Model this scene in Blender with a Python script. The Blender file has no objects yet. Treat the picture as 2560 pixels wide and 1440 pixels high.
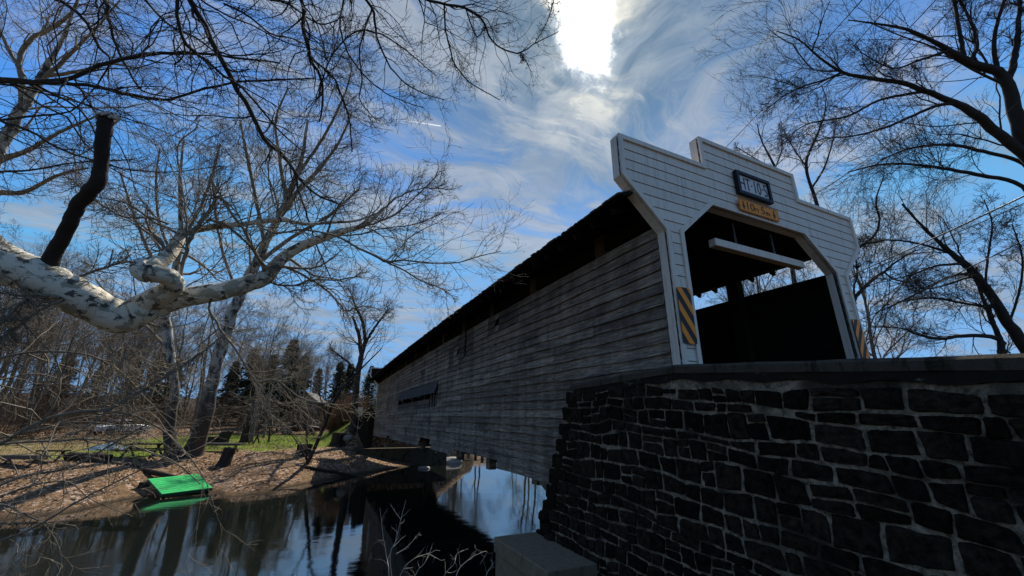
import bpy, bmesh, math, random
import numpy as np
from mathutils import Vector, Matrix
C = bpy.context.scene.collection
rng = np.random.default_rng(7)
random.seed(7)
PI = math.pi
# ------------------------------------------------------------------ camera
CAM = np.array([-7.3519, -4.3243, -0.4383]); YAW, PIT, ROL, F = -0.4339, 0.3207, 0.0069, 999.42
def _rot():
    cy, sy, cp, sp = math.cos(YAW), math.sin(YAW), math.cos(PIT), math.sin(PIT)
    f = np.array([-sy*cp, cy*cp, sp]); r = np.array([cy, sy, 0.]); u = np.cross(r, f)
    cr, sr = math.cos(ROL), math.sin(ROL)
    return np.array([cr*r+sr*u, -sr*r+cr*u, f])
RM = _rot()
cd = bpy.data.cameras.new('camera'); cam = bpy.data.objects.new('camera', cd); C.objects.link(cam)
cd.sensor_width = 36; cd.lens = F/2560*36; cd.clip_start = 0.05; cd.clip_end = 3000
cam.matrix_world = Matrix(((RM[0][0], RM[1][0], -RM[2][0], CAM[0]), (RM[0][1], RM[1][1], -RM[2][1], CAM[1]),
                           (RM[0][2], RM[1][2], -RM[2][2], CAM[2]), (0, 0, 0, 1)))
bpy.context.scene.camera = cam
# ------------------------------------------------------------------ light and sky
SUN = np.array([0.392, 0.491, 0.778]); SUN /= np.linalg.norm(SUN)
EL = math.asin(SUN[2]); AZ = math.atan2(SUN[0], SUN[1])
sd = bpy.data.lights.new('sun', 'SUN'); sd.energy = 5.0; sd.angle = math.radians(0.6); sd.color = (1, .95, .86)
so = bpy.data.objects.new('sun', sd); C.objects.link(so)
so.rotation_euler = Vector((-SUN[0], -SUN[1], -SUN[2])).to_track_quat('-Z', 'Y').to_euler()
sc = bpy.context.scene
sc.view_settings.view_transform = 'Standard'; sc.view_settings.look = 'None'
sc.view_settings.exposure = 0.3; sc.view_settings.gamma = 1.0; sc.view_settings.use_curve_mapping = False
sc.cycles.max_bounces = 6; sc.cycles.caustics_reflective = False; sc.cycles.caustics_refractive = False

class NT:
    """small helper that adds and links shader nodes"""
    def __init__(s, tree): s.t = tree; s.n = tree.nodes; s.l = tree.links; s.n.clear()
    def put(s, inp, v):
        if hasattr(v, 'is_output'): s.l.new(v, inp)
        elif isinstance(v, (tuple, list)) and len(v) == 3 and inp.type == 'RGBA': inp.default_value = (*v, 1)
        else: inp.default_value = v
    def m(s, op, a, b=None, c=None, clamp=False):
        n = s.n.new('ShaderNodeMath'); n.operation = op; n.use_clamp = clamp
        s.put(n.inputs[0], a)
        if b is not None: s.put(n.inputs[1], b)
        if c is not None: s.put(n.inputs[2], c)
        return n.outputs[0]
    def v(s, op, a, b=None):
        n = s.n.new('ShaderNodeVectorMath'); n.operation = op; s.put(n.inputs[0], a)
        if b is not None: s.put(n.inputs['Scale'] if op == 'SCALE' else n.inputs[1], b)
        return n.outputs['Value'] if op in ('DOT_PRODUCT', 'LENGTH') else n.outputs[0]
    def mix(s, f, a, b, mode='MIX'):
        n = s.n.new('ShaderNodeMix'); n.data_type = 'RGBA'; n.blend_type = mode
        s.put(n.inputs[0], f); s.put(n.inputs[6], a); s.put(n.inputs[7], b); return n.outputs[2]
    def rng(s, v, a, b, c=0., d=1.):
        n = s.n.new('ShaderNodeMapRange'); n.interpolation_type = 'SMOOTHSTEP'
        for i, q in enumerate((v, a, b, c, d)): s.put(n.inputs[i], q)
        return n.outputs[0]
    def noise(s, vec, scale, detail=4., rough=.55, dist=0., col=False):
        n = s.n.new('ShaderNodeTexNoise'); s.put(n.inputs['Vector'], vec); n.inputs['Scale'].default_value = scale
        n.inputs['Detail'].default_value = detail; n.inputs['Roughness'].default_value = rough; n.inputs['Distortion'].default_value = dist
        return n.outputs[1 if col else 0]
    def vor(s, vec, scale, feat='F1', out=0):
        n = s.n.new('ShaderNodeTexVoronoi'); n.feature = feat; s.put(n.inputs['Vector'], vec); n.inputs['Scale'].default_value = scale
        return n.outputs[out]
    def map(s, vec, scale=(1, 1, 1), loc=(0, 0, 0), rot=(0, 0, 0)):
        n = s.n.new('ShaderNodeMapping'); s.put(n.inputs[0], vec); n.inputs[1].default_value = loc
        n.inputs[2].default_value = rot; n.inputs[3].default_value = scale; return n.outputs[0]

w = bpy.data.worlds.new('World'); sc.world = w; w.use_nodes = True
T = NT(w.node_tree)
tc = T.n.new('ShaderNodeTexCoord').outputs['Generated']
sky = T.n.new('ShaderNodeTexSky'); sky.sky_type = 'NISHITA'; sky.sun_disc = False
sky.sun_elevation = EL; sky.sun_rotation = AZ; sky.air_density = 1.0; sky.dust_density = .6; sky.ozone_density = 2.2
base = T.v('SCALE', sky.outputs[0], 1.0)
sep = T.n.new('ShaderNodeSeparateXYZ'); T.l.new(tc, sep.inputs[0]); X, Y, Z = sep.outputs
hs = T.n.new('ShaderNodeHueSaturation'); T.put(hs.inputs['Color'], base); hs.inputs['Saturation'].default_value = 1.22; hs.inputs['Hue'].default_value = .503
zz = T.m('ADD', T.m('MAXIMUM', Z, 0.), .12)
cx, cyy = T.m('DIVIDE', X, zz), T.m('DIVIDE', Y, zz)
cmb = T.n.new('ShaderNodeCombineXYZ'); T.put(cmb.inputs[0], cx); T.put(cmb.inputs[1], cyy); pl = cmb.outputs[0]
warp = T.v('ADD', pl, T.v('SCALE', T.noise(pl, 1.4, 3, .5, 0, True), .55))
n1 = T.noise(T.map(warp, (1.0, 2.1, 1), (3.1, 1.3, 0), (0, 0, .5)), 1.5, 9, .62, .6)
n2 = T.noise(T.map(warp, (.6, 1.9, 1), (7, 2, 0), (0, 0, -.35)), 3.4, 8, .66, .8)
n3 = T.noise(T.map(pl, (1, 1, 1), (1, 9, 0)), .55, 3, .5)
mask = T.rng(n3, .28, .52)
wisp = T.m('ADD', T.m('MULTIPLY', T.rng(n1, .42, .68), .8), T.m('MULTIPLY', T.rng(n2, .44, .66), .85))
dens = T.m('MULTIPLY', wisp, T.m('ADD', T.m('MULTIPLY', mask, .75), .30), clamp=True)
sdot = T.v('DOT_PRODUCT', T.v('NORMALIZE', tc), tuple(SUN))
ang = T.m('ARCCOSINE', T.m('MINIMUM', sdot, .99999))                     # radians from the sun
# the bright ragged patch where the sun shines through thin cloud
e1 = np.cross(SUN, (0, 0, 1.)); e1 /= np.linalg.norm(e1); e2 = np.cross(e1, SUN)
nd = T.v('NORMALIZE', tc)
pa = T.v('DOT_PRODUCT', nd, tuple(e1/.054)); pb = T.v('DOT_PRODUCT', nd, tuple(e2/.092))
pd = T.m('POWER', T.m('ADD', T.m('POWER', T.m('ABSOLUTE', pa), 3.2), T.m('POWER', T.m('ABSOLUTE', pb), 3.2)), 1/3.2)
nf = T.noise(T.v('SCALE', nd, 1.), 13., 9, .68, .5)
pdn = T.m('ADD', pd, T.m('MULTIPLY', T.m('SUBTRACT', nf, .5), 2.1))
hot = T.m('POWER', T.rng(pdn, 1.7, .25), 3.2)
fringe = T.m('MULTIPLY', T.rng(pdn, 2.9, 1.2), T.rng(n2, .36, .62))
g2 = T.m('POWER', 2.718, T.m('MULTIPLY', ang, -3.6))
n4 = T.noise(T.map(warp, (2.2, .8, 1), (2, 5, 0), (0, 0, .9)), 2.2, 9, .64, .5)
dens = T.m('MAXIMUM', dens, T.m('MULTIPLY', T.rng(n4, .44, .68), T.rng(ang, 1.0, .15)))
cloudc = T.mix(T.rng(n1, .35, .75), (.30, .38, .47), (.66, .68, .70))
cloud = T.v('SCALE', cloudc, T.m('ADD', .58, T.m('MULTIPLY', g2, .62)))
cloud = T.mix(fringe, cloud, (.86, .84, .74))
STR = .088
skyt = T.mix(1., hs.outputs[0], (.52, .88, 1.10), 'MULTIPLY')
skyc = T.v('SCALE', skyt, T.m('MULTIPLY', STR, T.m('MULTIPLY', T.rng(ang, .05, .85, .30, 1.75), T.rng(ang, 1.4, 2.2, 1., .62))))
skyc = T.mix(1., skyc, (.17, .38, .70), 'DARKEN')
allc = T.mix(T.m('MAXIMUM', T.m('MULTIPLY', dens, .72), T.m('MULTIPLY', fringe, .8), clamp=True), skyc, cloud)
allc = T.mix(hot, allc, (7., 6.8, 6.3))
# a short vapour trail
a1 = (np.array([(980-1280)/F, -(296-720)/F, 1.])@RM); a2 = (np.array([(1102-1280)/F, -(315-720)/F, 1.])@RM)
a1 /= np.linalg.norm(a1); a2 /= np.linalg.norm(a2); nn = np.cross(a1, a2); nn /= np.linalg.norm(nn); tt = a2-a1; tt /= np.linalg.norm(tt)
dn = T.m('ABSOLUTE', T.v('DOT_PRODUCT', T.v('NORMALIZE', tc), tuple(nn)))
al = T.v('DOT_PRODUCT', T.v('NORMALIZE', tc), tuple(tt)); l1, l2 = float(a1@tt), float(a2@tt)
tr = T.m('MULTIPLY', T.rng(dn, .0017, .0004), T.m('MULTIPLY', T.rng(al, l1, l1+.11), T.rng(al, l2+.001, l2-.001)))
allc = T.mix(T.m('MULTIPLY', tr, T.m('GREATER_THAN', sdot, .3)), allc, (.75, .8, .9))
bg = T.n.new('ShaderNodeBackground'); T.l.new(allc, bg.inputs[0]); bg.inputs[1].default_value = 1.0
ow = T.n.new('ShaderNodeOutputWorld'); T.l.new(bg.outputs[0], ow.inputs[0])

# ------------------------------------------------------------------ pixel helpers (turn a traced outline into real places)
def ray(u, v):
    return np.array([(u-1280)/F, -(v-720)/F, 1.])@RM
def P(u, v, d): return CAM+ray(u, v)*d
def on(u, v, ax, val):
    d = ray(u, v); t = (val-CAM[ax])/d[ax]; return CAM+d*t

# ------------------------------------------------------------------ object helpers
def tag(o, label=None, cat=None, group=None, kind=None):
    if label: o['label'] = label
    if cat: o['category'] = cat
    if group: o['group'] = group
    if kind: o['kind'] = kind
    return o
def link(name, me, parent=None):
    o = bpy.data.objects.new(name, me); C.objects.link(o)
    if parent is not None: o.parent = parent
    return o
def thing(name, label, cat, loc=(0, 0, 0), rz=0., group=None):
    o = bpy.data.objects.new(name, None); C.objects.link(o); o.location = tuple(float(x) for x in loc); o.rotation_euler = (0, 0, rz)
    o.empty_display_size = .3
    return tag(o, label, cat, group)
def mesh(name, V, Fc, mat, smooth=False):
    me = bpy.data.meshes.new(name); me.from_pydata([tuple(map(float, v)) for v in V], [], Fc)
    me.materials.append(mat)
    if smooth: me.shade_smooth()
    me.update(); return me
class MB:
    def __init__(s): s.V = []; s.F = []
    def hexa(s, c):           # 8 corners: bottom 4 ccw, top 4 ccw
        b = len(s.V); s.V += [tuple(map(float, q)) for q in c]
        for f in ((3, 2, 1, 0), (4, 5, 6, 7), (0, 1, 5, 4), (1, 2, 6, 5), (2, 3, 7, 6), (3, 0, 4, 7)): s.F.append(tuple(b+i for i in f))
    def box(s, x0, x1, y0, y1, z0, z1): s.hexa([(x0, y0, z0), (x1, y0, z0), (x1, y1, z0), (x0, y1, z0), (x0, y0, z1), (x1, y0, z1), (x1, y1, z1), (x0, y1, z1)])
    def beam(s, a, b, w, h, up=(0, 0, 1)):
        a, b = np.array(a, float), np.array(b, float); d = b-a; d /= np.linalg.norm(d)
        r = np.cross(d, up); r = r/np.linalg.norm(r) if np.linalg.norm(r) > 1e-6 else np.array([1., 0, 0]); u = np.cross(r, d)
        r *= w/2; u *= h/2
        s.hexa([a-r-u, a+r-u, b+r-u, b-r-u, a-r+u, a+r+u, b+r+u, b-r+u])
    def prism(s, poly, f0, f1):   # poly list of 2d, f0/f1 map 2d -> 3d for both ends
        n = len(poly); b = len(s.V); s.V += [tuple(map(float, f0(q))) for q in poly]+[tuple(map(float, f1(q))) for q in poly]
        s.F.append(tuple(range(b, b+n))); s.F.append(tuple(range(b+2*n-1, b+n-1, -1)))
        for i in range(n): s.F.append((b+(i+1) % n, b+i, b+n+i, b+n+(i+1) % n))
    def go(s, name, mat, parent=None, smooth=False): return link(name, mesh(name, s.V, s.F, mat, smooth), parent)
def loose(o, bev=None):
    if bev:
        m = o.modifiers.new('edge', 'BEVEL'); m.width = bev; m.segments = 1; m.limit_method = 'ANGLE'
    return o

# ------------------------------------------------------------------ materials
def mk(name, fn, rough=.8, spec=.3, metal=0.):
    m = bpy.data.materials.new(name); m.use_nodes = True; t = NT(m.node_tree)
    b = t.n.new('ShaderNodeBsdfPrincipled'); o = t.n.new('ShaderNodeOutputMaterial'); t.l.new(b.outputs[0], o.inputs[0])
    b.inputs['Roughness'].default_value = rough; b.inputs['Metallic'].default_value = metal
    b.inputs['Specular IOR Level'].default_value = spec
    tcn = t.n.new('ShaderNodeTexCoord'); geo = t.n.new('ShaderNodeNewGeometry'); oi = t.n.new('ShaderNodeObjectInfo')
    r = fn(t, tcn.outputs['Object'], geo.outputs['Position'], oi.outputs['Random'])
    col, bump, dist = (r+(None, None))[:3] if isinstance(r, tuple) and not isinstance(r[0], float) else (r, None, None)
    t.put(b.inputs['Base Color'], col)
    if bump is not None:
        bn = t.n.new('ShaderNodeBump'); t.put(bn.inputs['Height'], bump); bn.inputs['Distance'].default_value = dist or .02; bn.inputs['Strength'].default_value = .9
        t.l.new(bn.outputs[0], b.inputs['Normal'])
    return m
def rv(t, r, k=37.): # random offset vector
    c = t.n.new('ShaderNodeCombineXYZ'); t.put(c.inputs[0], t.m('MULTIPLY', r, k)); t.put(c.inputs[1], t.m('MULTIPLY', r, k*1.7)); t.put(c.inputs[2], t.m('MULTIPLY', r, k*.6)); return c.outputs[0]
def f_siding(t, ob, ps, r):
    p = t.v('ADD', ob, rv(t, r))
    g = t.noise(t.map(p, (1, .9, 16)), 2.2, 6, .65, .4)
    g2 = t.noise(t.map(p, (1, 1.4, 30)), 2.4, 4, .7, .2)
    wv = t.noise(t.map(ps, (1, .55, 1.6)), 1.3, 4, .6)
    blot = t.noise(ps, 6., 5, .7)
    c = t.mix(t.rng(g, .25, .75), (.036, .026, .018), (.42, .315, .22))
    c = t.mix(t.m('MULTIPLY', g2, .5), c, (.26, .215, .17))
    c = t.mix(t.rng(wv, .48, .72, 0, .62), c, (.035, .033, .036))
    c = t.mix(t.rng(blot, .60, .78, 0, .5), c, (.05, .045, .035))
    fig = t.noise(t.map(p, (1, .7, 9), (0, 0, 0)), 2.6, 3, .5, 1.6)
    c = t.mix(t.rng(t.m('ABSOLUTE', t.m('SUBTRACT', fig, .5)), .05, .0, 0, .55), c, (.028, .021, .016))
    vs = t.noise(t.map(ps, (1, 2.6, .35)), 1.2, 5, .65)
    c = t.v('SCALE', c, t.m('MULTIPLY', t.rng(vs, .32, .68, .80, 1.35), t.m('ADD', .74, t.m('MULTIPLY', r, .5))))
    return c, t.m('ADD', g, g2), .010
M_SIDE = mk('weathered_siding', f_siding, .9, .08)
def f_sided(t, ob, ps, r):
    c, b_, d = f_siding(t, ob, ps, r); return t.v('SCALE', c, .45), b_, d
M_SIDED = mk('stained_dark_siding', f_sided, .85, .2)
def f_white(t, ob, ps, r):
    g = t.noise(t.map(ps, (2, 2, 30)), 3, 5, .6); s = t.noise(ps, 9., 5, .7); st = t.noise(t.map(ps, (9, 9, .8)), 2, 4, .6)
    c = t.mix(t.rng(s, .55, .8, 0, .35), (.77, .66, .525), (.38, .32, .25))
    c = t.mix(t.rng(st, .48, .72, 0, .45), c, (.34, .30, .24)); c = t.mix(t.rng(t.noise(ps, 38., 4, .75), .64, .72, 0, .7), c, (.20, .16, .12))
    return t.v('SCALE', c, t.m('ADD', .93, t.m('MULTIPLY', r, .12))), g, .003
M_WHITE = mk('aged_white_paint', f_white, .55, .4)
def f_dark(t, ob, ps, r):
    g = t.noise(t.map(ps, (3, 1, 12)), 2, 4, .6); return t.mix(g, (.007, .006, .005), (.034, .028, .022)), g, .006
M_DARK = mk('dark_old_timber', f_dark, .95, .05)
def f_shake(t, ob, ps, r):
    g = t.noise(t.map(ps, (30, 4, 4)), 2, 4, .6); return t.v('SCALE', t.mix(g, (.03, .026, .024), (.10, .09, .08)), t.m('ADD', .6, r)), g, .006
M_SHAKE = mk('wood_shingle', f_shake, .9, .15)
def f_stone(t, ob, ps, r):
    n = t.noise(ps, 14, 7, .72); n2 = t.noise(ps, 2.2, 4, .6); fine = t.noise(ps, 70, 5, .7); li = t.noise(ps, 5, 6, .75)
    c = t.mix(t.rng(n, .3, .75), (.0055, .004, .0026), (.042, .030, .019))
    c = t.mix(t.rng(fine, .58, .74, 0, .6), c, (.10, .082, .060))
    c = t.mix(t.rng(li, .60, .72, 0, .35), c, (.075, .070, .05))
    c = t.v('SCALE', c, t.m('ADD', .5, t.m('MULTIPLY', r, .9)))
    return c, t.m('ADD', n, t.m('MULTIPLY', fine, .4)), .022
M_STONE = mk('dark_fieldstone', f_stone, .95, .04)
def f_mortar(t, ob, ps, r):
    n = t.noise(ps, 16, 7, .75); n2 = t.noise(ps, 2.0, 5, .65); fine = t.noise(ps, 60, 4, .7)
    c = t.mix(t.rng(n, .3, .7), (.045, .035, .024), (.47, .37, .25))
    c = t.mix(t.rng(n2, .44, .62, .0, .85), c, (.022, .018, .013))
    c = t.mix(t.rng(t.noise(ps, 1.6, 3, .6), .60, .72, 0, .7), c, (.05, .055, .02))
    return c, t.m('ADD', n, t.m('MULTIPLY', fine, .5)), .02
def f_parge(t, ob, ps, r):
    n = t.noise(ps, 9, 7, .75); n2 = t.noise(t.map(ps, (1, .5, 1)), 3.4, 6, .7)
    c = t.mix(n, (.007, .006, .0045), (.040, .033, .025)); c = t.mix(t.rng(n2, .57, .64, 0, .8), c, (.22, .19, .145))
    return t.mix(t.rng(t.noise(ps, 1.3, 3, .6), .58, .7, 0, .6), c, (.05, .052, .018)), t.m('ADD', n, n2), .03
M_PARGE = mk('dark_parging', f_parge, .95, .04)
def f_cope(t, ob, ps, r):
    n = t.noise(ps, 11, 7, .75); f = t.noise(ps, 70, 4, .7); st = t.noise(t.map(ps, (1, 2.2, .6)), 2.4, 5, .7)
    c = t.mix(n, (.030, .024, .017), (.13, .105, .076)); c = t.mix(t.rng(st, .50, .64, 0, .8), c, (.016, .016, .007))
    return t.mix(t.rng(f, .6, .76, 0, .6), c, (.22, .18, .13)), t.m('ADD', n, t.m('MULTIPLY', f, .4)), .02
M_COPE = mk('dark_coping_stone', f_cope, .95, .05)
M_MORTAR = mk('lime_mortar', f_mortar, .95, .04)
def f_conc(t, ob, ps, r):
    n = t.noise(ps, 5, 7, .7); fine = t.noise(ps, 90, 3, .7); st = t.noise(t.map(ps, (6, 6, .7)), 1.6, 5, .65)
    c = t.mix(n, (.050, .042, .032), (.15, .128, .098)); c = t.mix(t.rng(st, .5, .75, 0, .75), c, (.035, .036, .028))
    c = t.mix(t.rng(fine, .6, .8, 0, .4), c, (.27, .26, .24)); return c, t.m('ADD', n, t.m('MULTIPLY', fine, .3)), .012
M_CONC = mk('stained_concrete', f_conc, .9, .2)
def f_conc2(t, ob, ps, r):
    n = t.noise(ps, 7, 7, .75); fine = t.noise(ps, 80, 3, .7); st = t.noise(t.map(ps, (5, 5, 1.5)), 2.2, 5, .7)
    c = t.mix(n, (.12, .085, .05), (.34, .25, .155)); c = t.mix(t.rng(st, .5, .72, 0, .6), c, (.05, .048, .018))
    return t.mix(t.rng(fine, .62, .8, 0, .4), c, (.45, .42, .36)), t.m('ADD', n, t.m('MULTIPLY', fine, .4)), .012
M_CONC2 = mk('rough_pale_concrete', f_conc2, .9, .2)
def f_syc(t, ob, ps, r):
    wp = t.v('ADD', ps, t.v('SCALE', t.noise(ps, 6, 4, .6, 0, True), .12))
    a = t.noise(t.map(wp, (1, 1, 1.6)), 5.2, 5, .55, .2); b = t.noise(t.map(wp, (1, 1, 1.5), (4, 4, 4)), 7.5, 4, .5, .3); s = t.noise(ps, 40, 4, .6)
    c = t.mix(s, (.58, .51, .38), (.76, .68, .53))
    c = t.mix(t.rng(a, .52, .54, 0, .8), c, (.26, .245, .17))
    c = t.mix(t.rng(b, .585, .60, 0, .94), c, (.055, .048, .036))
    return c, t.m('ADD', t.rng(b, .54, .57), t.m('MULTIPLY', s, .4)), .012
M_SYC = mk('mottled_sycamore_bark', f_syc, .7, .3)
def f_syc2(t, ob, ps, r):
    wp = t.v('ADD', ps, t.v('SCALE', t.noise(ps, 2, 4, .6, 0, True), .3))
    a = t.noise(t.map(wp, (1.3, 1.3, .6)), 2.4, 6, .6, .3); h = t.n.new('ShaderNodeSeparateXYZ'); t.put(h.inputs[0], ps)
    lo = t.rng(t.m('ADD', h.outputs[2], t.m('MULTIPLY', a, 4.)), 1.2, 6.5)
    g = t.noise(t.map(ps, (5, 5, 1.5)), 5, 5, .7)
    dk = t.mix(g, (.025, .021, .017), (.10, .086, .07))
    return t.mix(t.m('MULTIPLY', t.rng(a, .40, .58), lo), dk, t.mix(g, (.32, .31, .27), (.52, .50, .44))), g, .03
M_SYC2 = mk('far_sycamore_bark', f_syc2, .8, .25)
def bark(name, a, b, sc_=6.):
    def f(t, ob, ps, r):
        g = t.noise(t.map(ps, (1, 1, .35)), sc_, 5, .7); return t.mix(g, a, b), g, .02
    return mk(name, f, .9, .15)
M_BARK = bark('dark_branch_bark', (.018, .015, .013), (.075, .065, .055))
M_SYCB = bark('pale_sycamore_twig_bark', (.09, .072, .05), (.34, .285, .205), 4.)
M_STUB = bark('wet_dead_wood', (.012, .009, .008), (.06, .045, .035), 9.)
M_TWIG = bark('twig_bark', (.06, .048, .034), (.36, .30, .22), 2.)
M_GREYB = bark('grey_tree_bark', (.06, .048, .036), (.25, .205, .155), 3.)
M_PALEB = bark('pale_twig_bark', (.22, .19, .15), (.60, .54, .45), 2.)
def flat(name, c, rough=.6, var=.25, spec=.3, sc_=8.):
    def f(t, ob, ps, r):
        n = t.noise(ps, sc_, 5, .65); lo = tuple(x*(1-var) for x in c); hi = tuple(min(1, x*(1+var)) for x in c)
        return t.mix(n, lo, hi), n, .004
    return mk(name, f, rough, spec)
M_YEL = flat('sign_amber', (1.0, .29, .004), .5, .12); M_BLK = flat('sign_black', (.006, .006, .010), .5, .3)
M_PANEL = flat('sign_white_panel', (.70, .66, .60), .5, .12); M_FRAME = flat('black_painted_frame', (.008, .008, .010), .5, .3)
M_GREEN = flat('green_painted_boards', (.012, .40, .085), .6, .3, .3, 5.); M_GREEND = flat('dark_green_edge', (.006, .05, .02), .7)
M_CHAIN = flat('dull_chain_steel', (.22, .22, .22), .45, .4); M_WIRE = flat('wire_black', (.012, .012, .014), .5)
M_WIRE2 = flat('pale_wire', (.14, .14, .14), .4)
M_WHT = flat('white_enamel', (.75, .76, .78), .4, .08); M_PLANK = flat('grey_bench_wood', (.10, .085, .065), .85, .4, .2, 12.)
M_LOG = flat('old_stump_wood', (.045, .034, .025), .95, .85, .1, 22.); M_TARP = flat('blue_grey_tarp', (.10, .16, .19), .5, .4, .4, 3.)
M_HOUSE = flat('pale_house_siding', (.30, .28, .25), .8, .1); M_ROOF2 = flat('grey_house_roof', (.07, .068, .065), .7, .2)
M_GLASS = flat('dark_window_glass', (.015, .018, .022), .1, .2, .6); M_ROCK = flat('light_river_rock', (.33, .29, .24), .85, .45, .2, 9.)
M_MAROON = flat('maroon_car_paint', (.06, .015, .02), .3, .2, .5); M_YG = flat('yellow_post', (.50, .55, .12), .5, .1)

# ------------------------------------------------------------------ terrain
SHX = np.array([-220, -60, -40, -17.9, -16.2, -15.3, -11.7, -10.9, -9.7, -7.5, -4.5, 0.7, 5.7, 15, 60, 220.])
SHY = np.array([4, 13.5, 16.5, 19.8, 20.6, 23.6, 24.3, 22.3, 22.7, 25.2, 28.4, 33.4, 35.8, 38, 46, 60.])
WZ = -4.2
def snoise(x, y, s=1., seed=0):
    r = np.random.default_rng(seed); out = 0*x
    for k in range(6):
        a = r.uniform(0, 2*PI); f = s*1.7**k*.6; out = out+np.sin((x*np.cos(a)+y*np.sin(a))*f+r.uniform(0, 6))*np.sin((x*np.sin(a)-y*np.cos(a))*f*.8+r.uniform(0, 6))/1.5**k
    return out*.4
def shore_s(x, y): return (y-np.interp(x, SHX, SHY)-.5*snoise(x, y*.3, .5, 3))*.93
def terr(x, y):
    x = np.asarray(x, float); y = np.asarray(y, float); s = shore_s(x, y)
    z = np.interp(s, [-30, -4, 0, 1.2, 4, 8, 22, 30, 42, 60, 110, 200, 330, 600], [-6.5, -5.2, -4.2, -3.95, -3.25, -2.65, -2.38, -2.0, -1.2, -.6, 3.6, 8, 13, 12])
    z = z+np.where(s > 1, .07*snoise(x, y, .9, 5), .02*snoise(x, y, 2., 6))+np.where(s > 60, 1.2*snoise(x, y, .05, 8), 0)
    # near bank (camera side)
    sn = -(y-np.interp(x, [-60, -20, -7, -4, 3.2, 6, 10, 16, 60], [-1, .5, .6, 1.0, 2.2, 6, 14, 17, 17]))
    ym = np.interp(x, [-60, 4, 10, 16, 60], [12, 12, 20, 24, 26])
    zn = np.interp(sn, [-6, 0, 1.6, 3.3, 5, 60], [-6.5, -4.25, -2.9, -2.25, -2.05, -1.6])+.05*snoise(x, y, 1.3, 9)
    z = np.where(y < ym, np.where(sn > -6, np.maximum(zn, z if False else zn), -6.5), z)
    z = np.where((y < ym) & (sn <= -6), -6.5, z)
    # approach embankments either end of the bridge
    e = np.clip(1-np.maximum(np.abs(x)-3.0, 0)/6., 0, 1)
    e1 = np.where(y > 36.3, np.clip((y-36.3)/1., 0, 1), 0)*np.clip(1-np.maximum(np.abs(x)-3.0, 0)/4.5, 0, 1)
    z = np.maximum(z, np.where(e1 > 0, -3.2+e1*3.1, -99))
    inn = (x > -3.05) & (y < -.3)
    rampz = np.interp(y, [-60, -12, -.3], [-1.2, -1.1, -.12])
    z = np.where(inn, np.where(x > 3.4, np.maximum(z, rampz-np.clip((x-3.4)*.3, 0, 1.2)), rampz), z)
    return z
def ghit(u, v, tmax=260.):
    d = ray(u, v); ts = np.concatenate([np.arange(14, 60, .05), np.arange(60, tmax, .3)]); p = CAM+d*ts[:, None]
    h = terr(p[:, 0], p[:, 1]); k = np.where(p[:, 2] < h)[0]
    i = k[0] if len(k) else len(ts)-1
    return np.array([p[i, 0], p[i, 1], float(terr(p[i, 0], p[i, 1]))])
xs = np.unique(np.round(np.concatenate([np.linspace(-600, -80, 40), np.arange(-80, -26, 1.5), np.arange(-26, 10, .35), np.arange(10, 60, 1.5), np.linspace(60, 600, 40)]), 3))
ys = np.unique(np.round(np.concatenate([np.linspace(-200, -14, 20), np.arange(-14, 12, .5), [11.99, 12.01], np.arange(12, 17, 1.), np.arange(17, 42, .35), np.arange(42, 100, 1.5), np.linspace(100, 900, 60)]), 3))
GX, GY = np.meshgrid(xs, ys); GZ = terr(GX, GY)
nx, ny = len(xs), len(ys)
gv = np.stack([GX, GY, GZ], -1).reshape(-1, 3)
ii = (np.arange(ny-1)[:, None]*nx+np.arange(nx-1)).ravel()
gf = np.stack([ii, ii+1, ii+1+nx, ii+nx], 1)
def npmesh(name, V, Fq, mat, smooth=True):
    me = bpy.data.meshes.new(name); V = np.asarray(V, np.float32); k = Fq.shape[1]
    me.vertices.add(len(V)); me.vertices.foreach_set('co', V.ravel())
    me.loops.add(Fq.size); me.loops.foreach_set('vertex_index', Fq.astype(np.int32).ravel())
    me.polygons.add(len(Fq)); me.polygons.foreach_set('loop_start', np.arange(0, Fq.size, k, dtype=np.int32)); me.polygons.foreach_set('loop_total', np.full(len(Fq), k, np.int32))
    me.materials.append(mat); me.update(calc_edges=True)
    if smooth: me.shade_smooth()
    return me
def lawn_mask(x, y):
    s = shore_s(x, y); n = snoise(x, y, .35, 11)
    m = np.clip((s-7.0+2.2*n)/2.5, 0, 1)*np.clip((31-s+4*n)/7, 0, 1)*np.clip((x+44+5*n)/6, 0, 1)
    return m*np.clip(1.0-np.clip((-13-x)/10, 0, 1)*.58, 0, 1)
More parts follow.
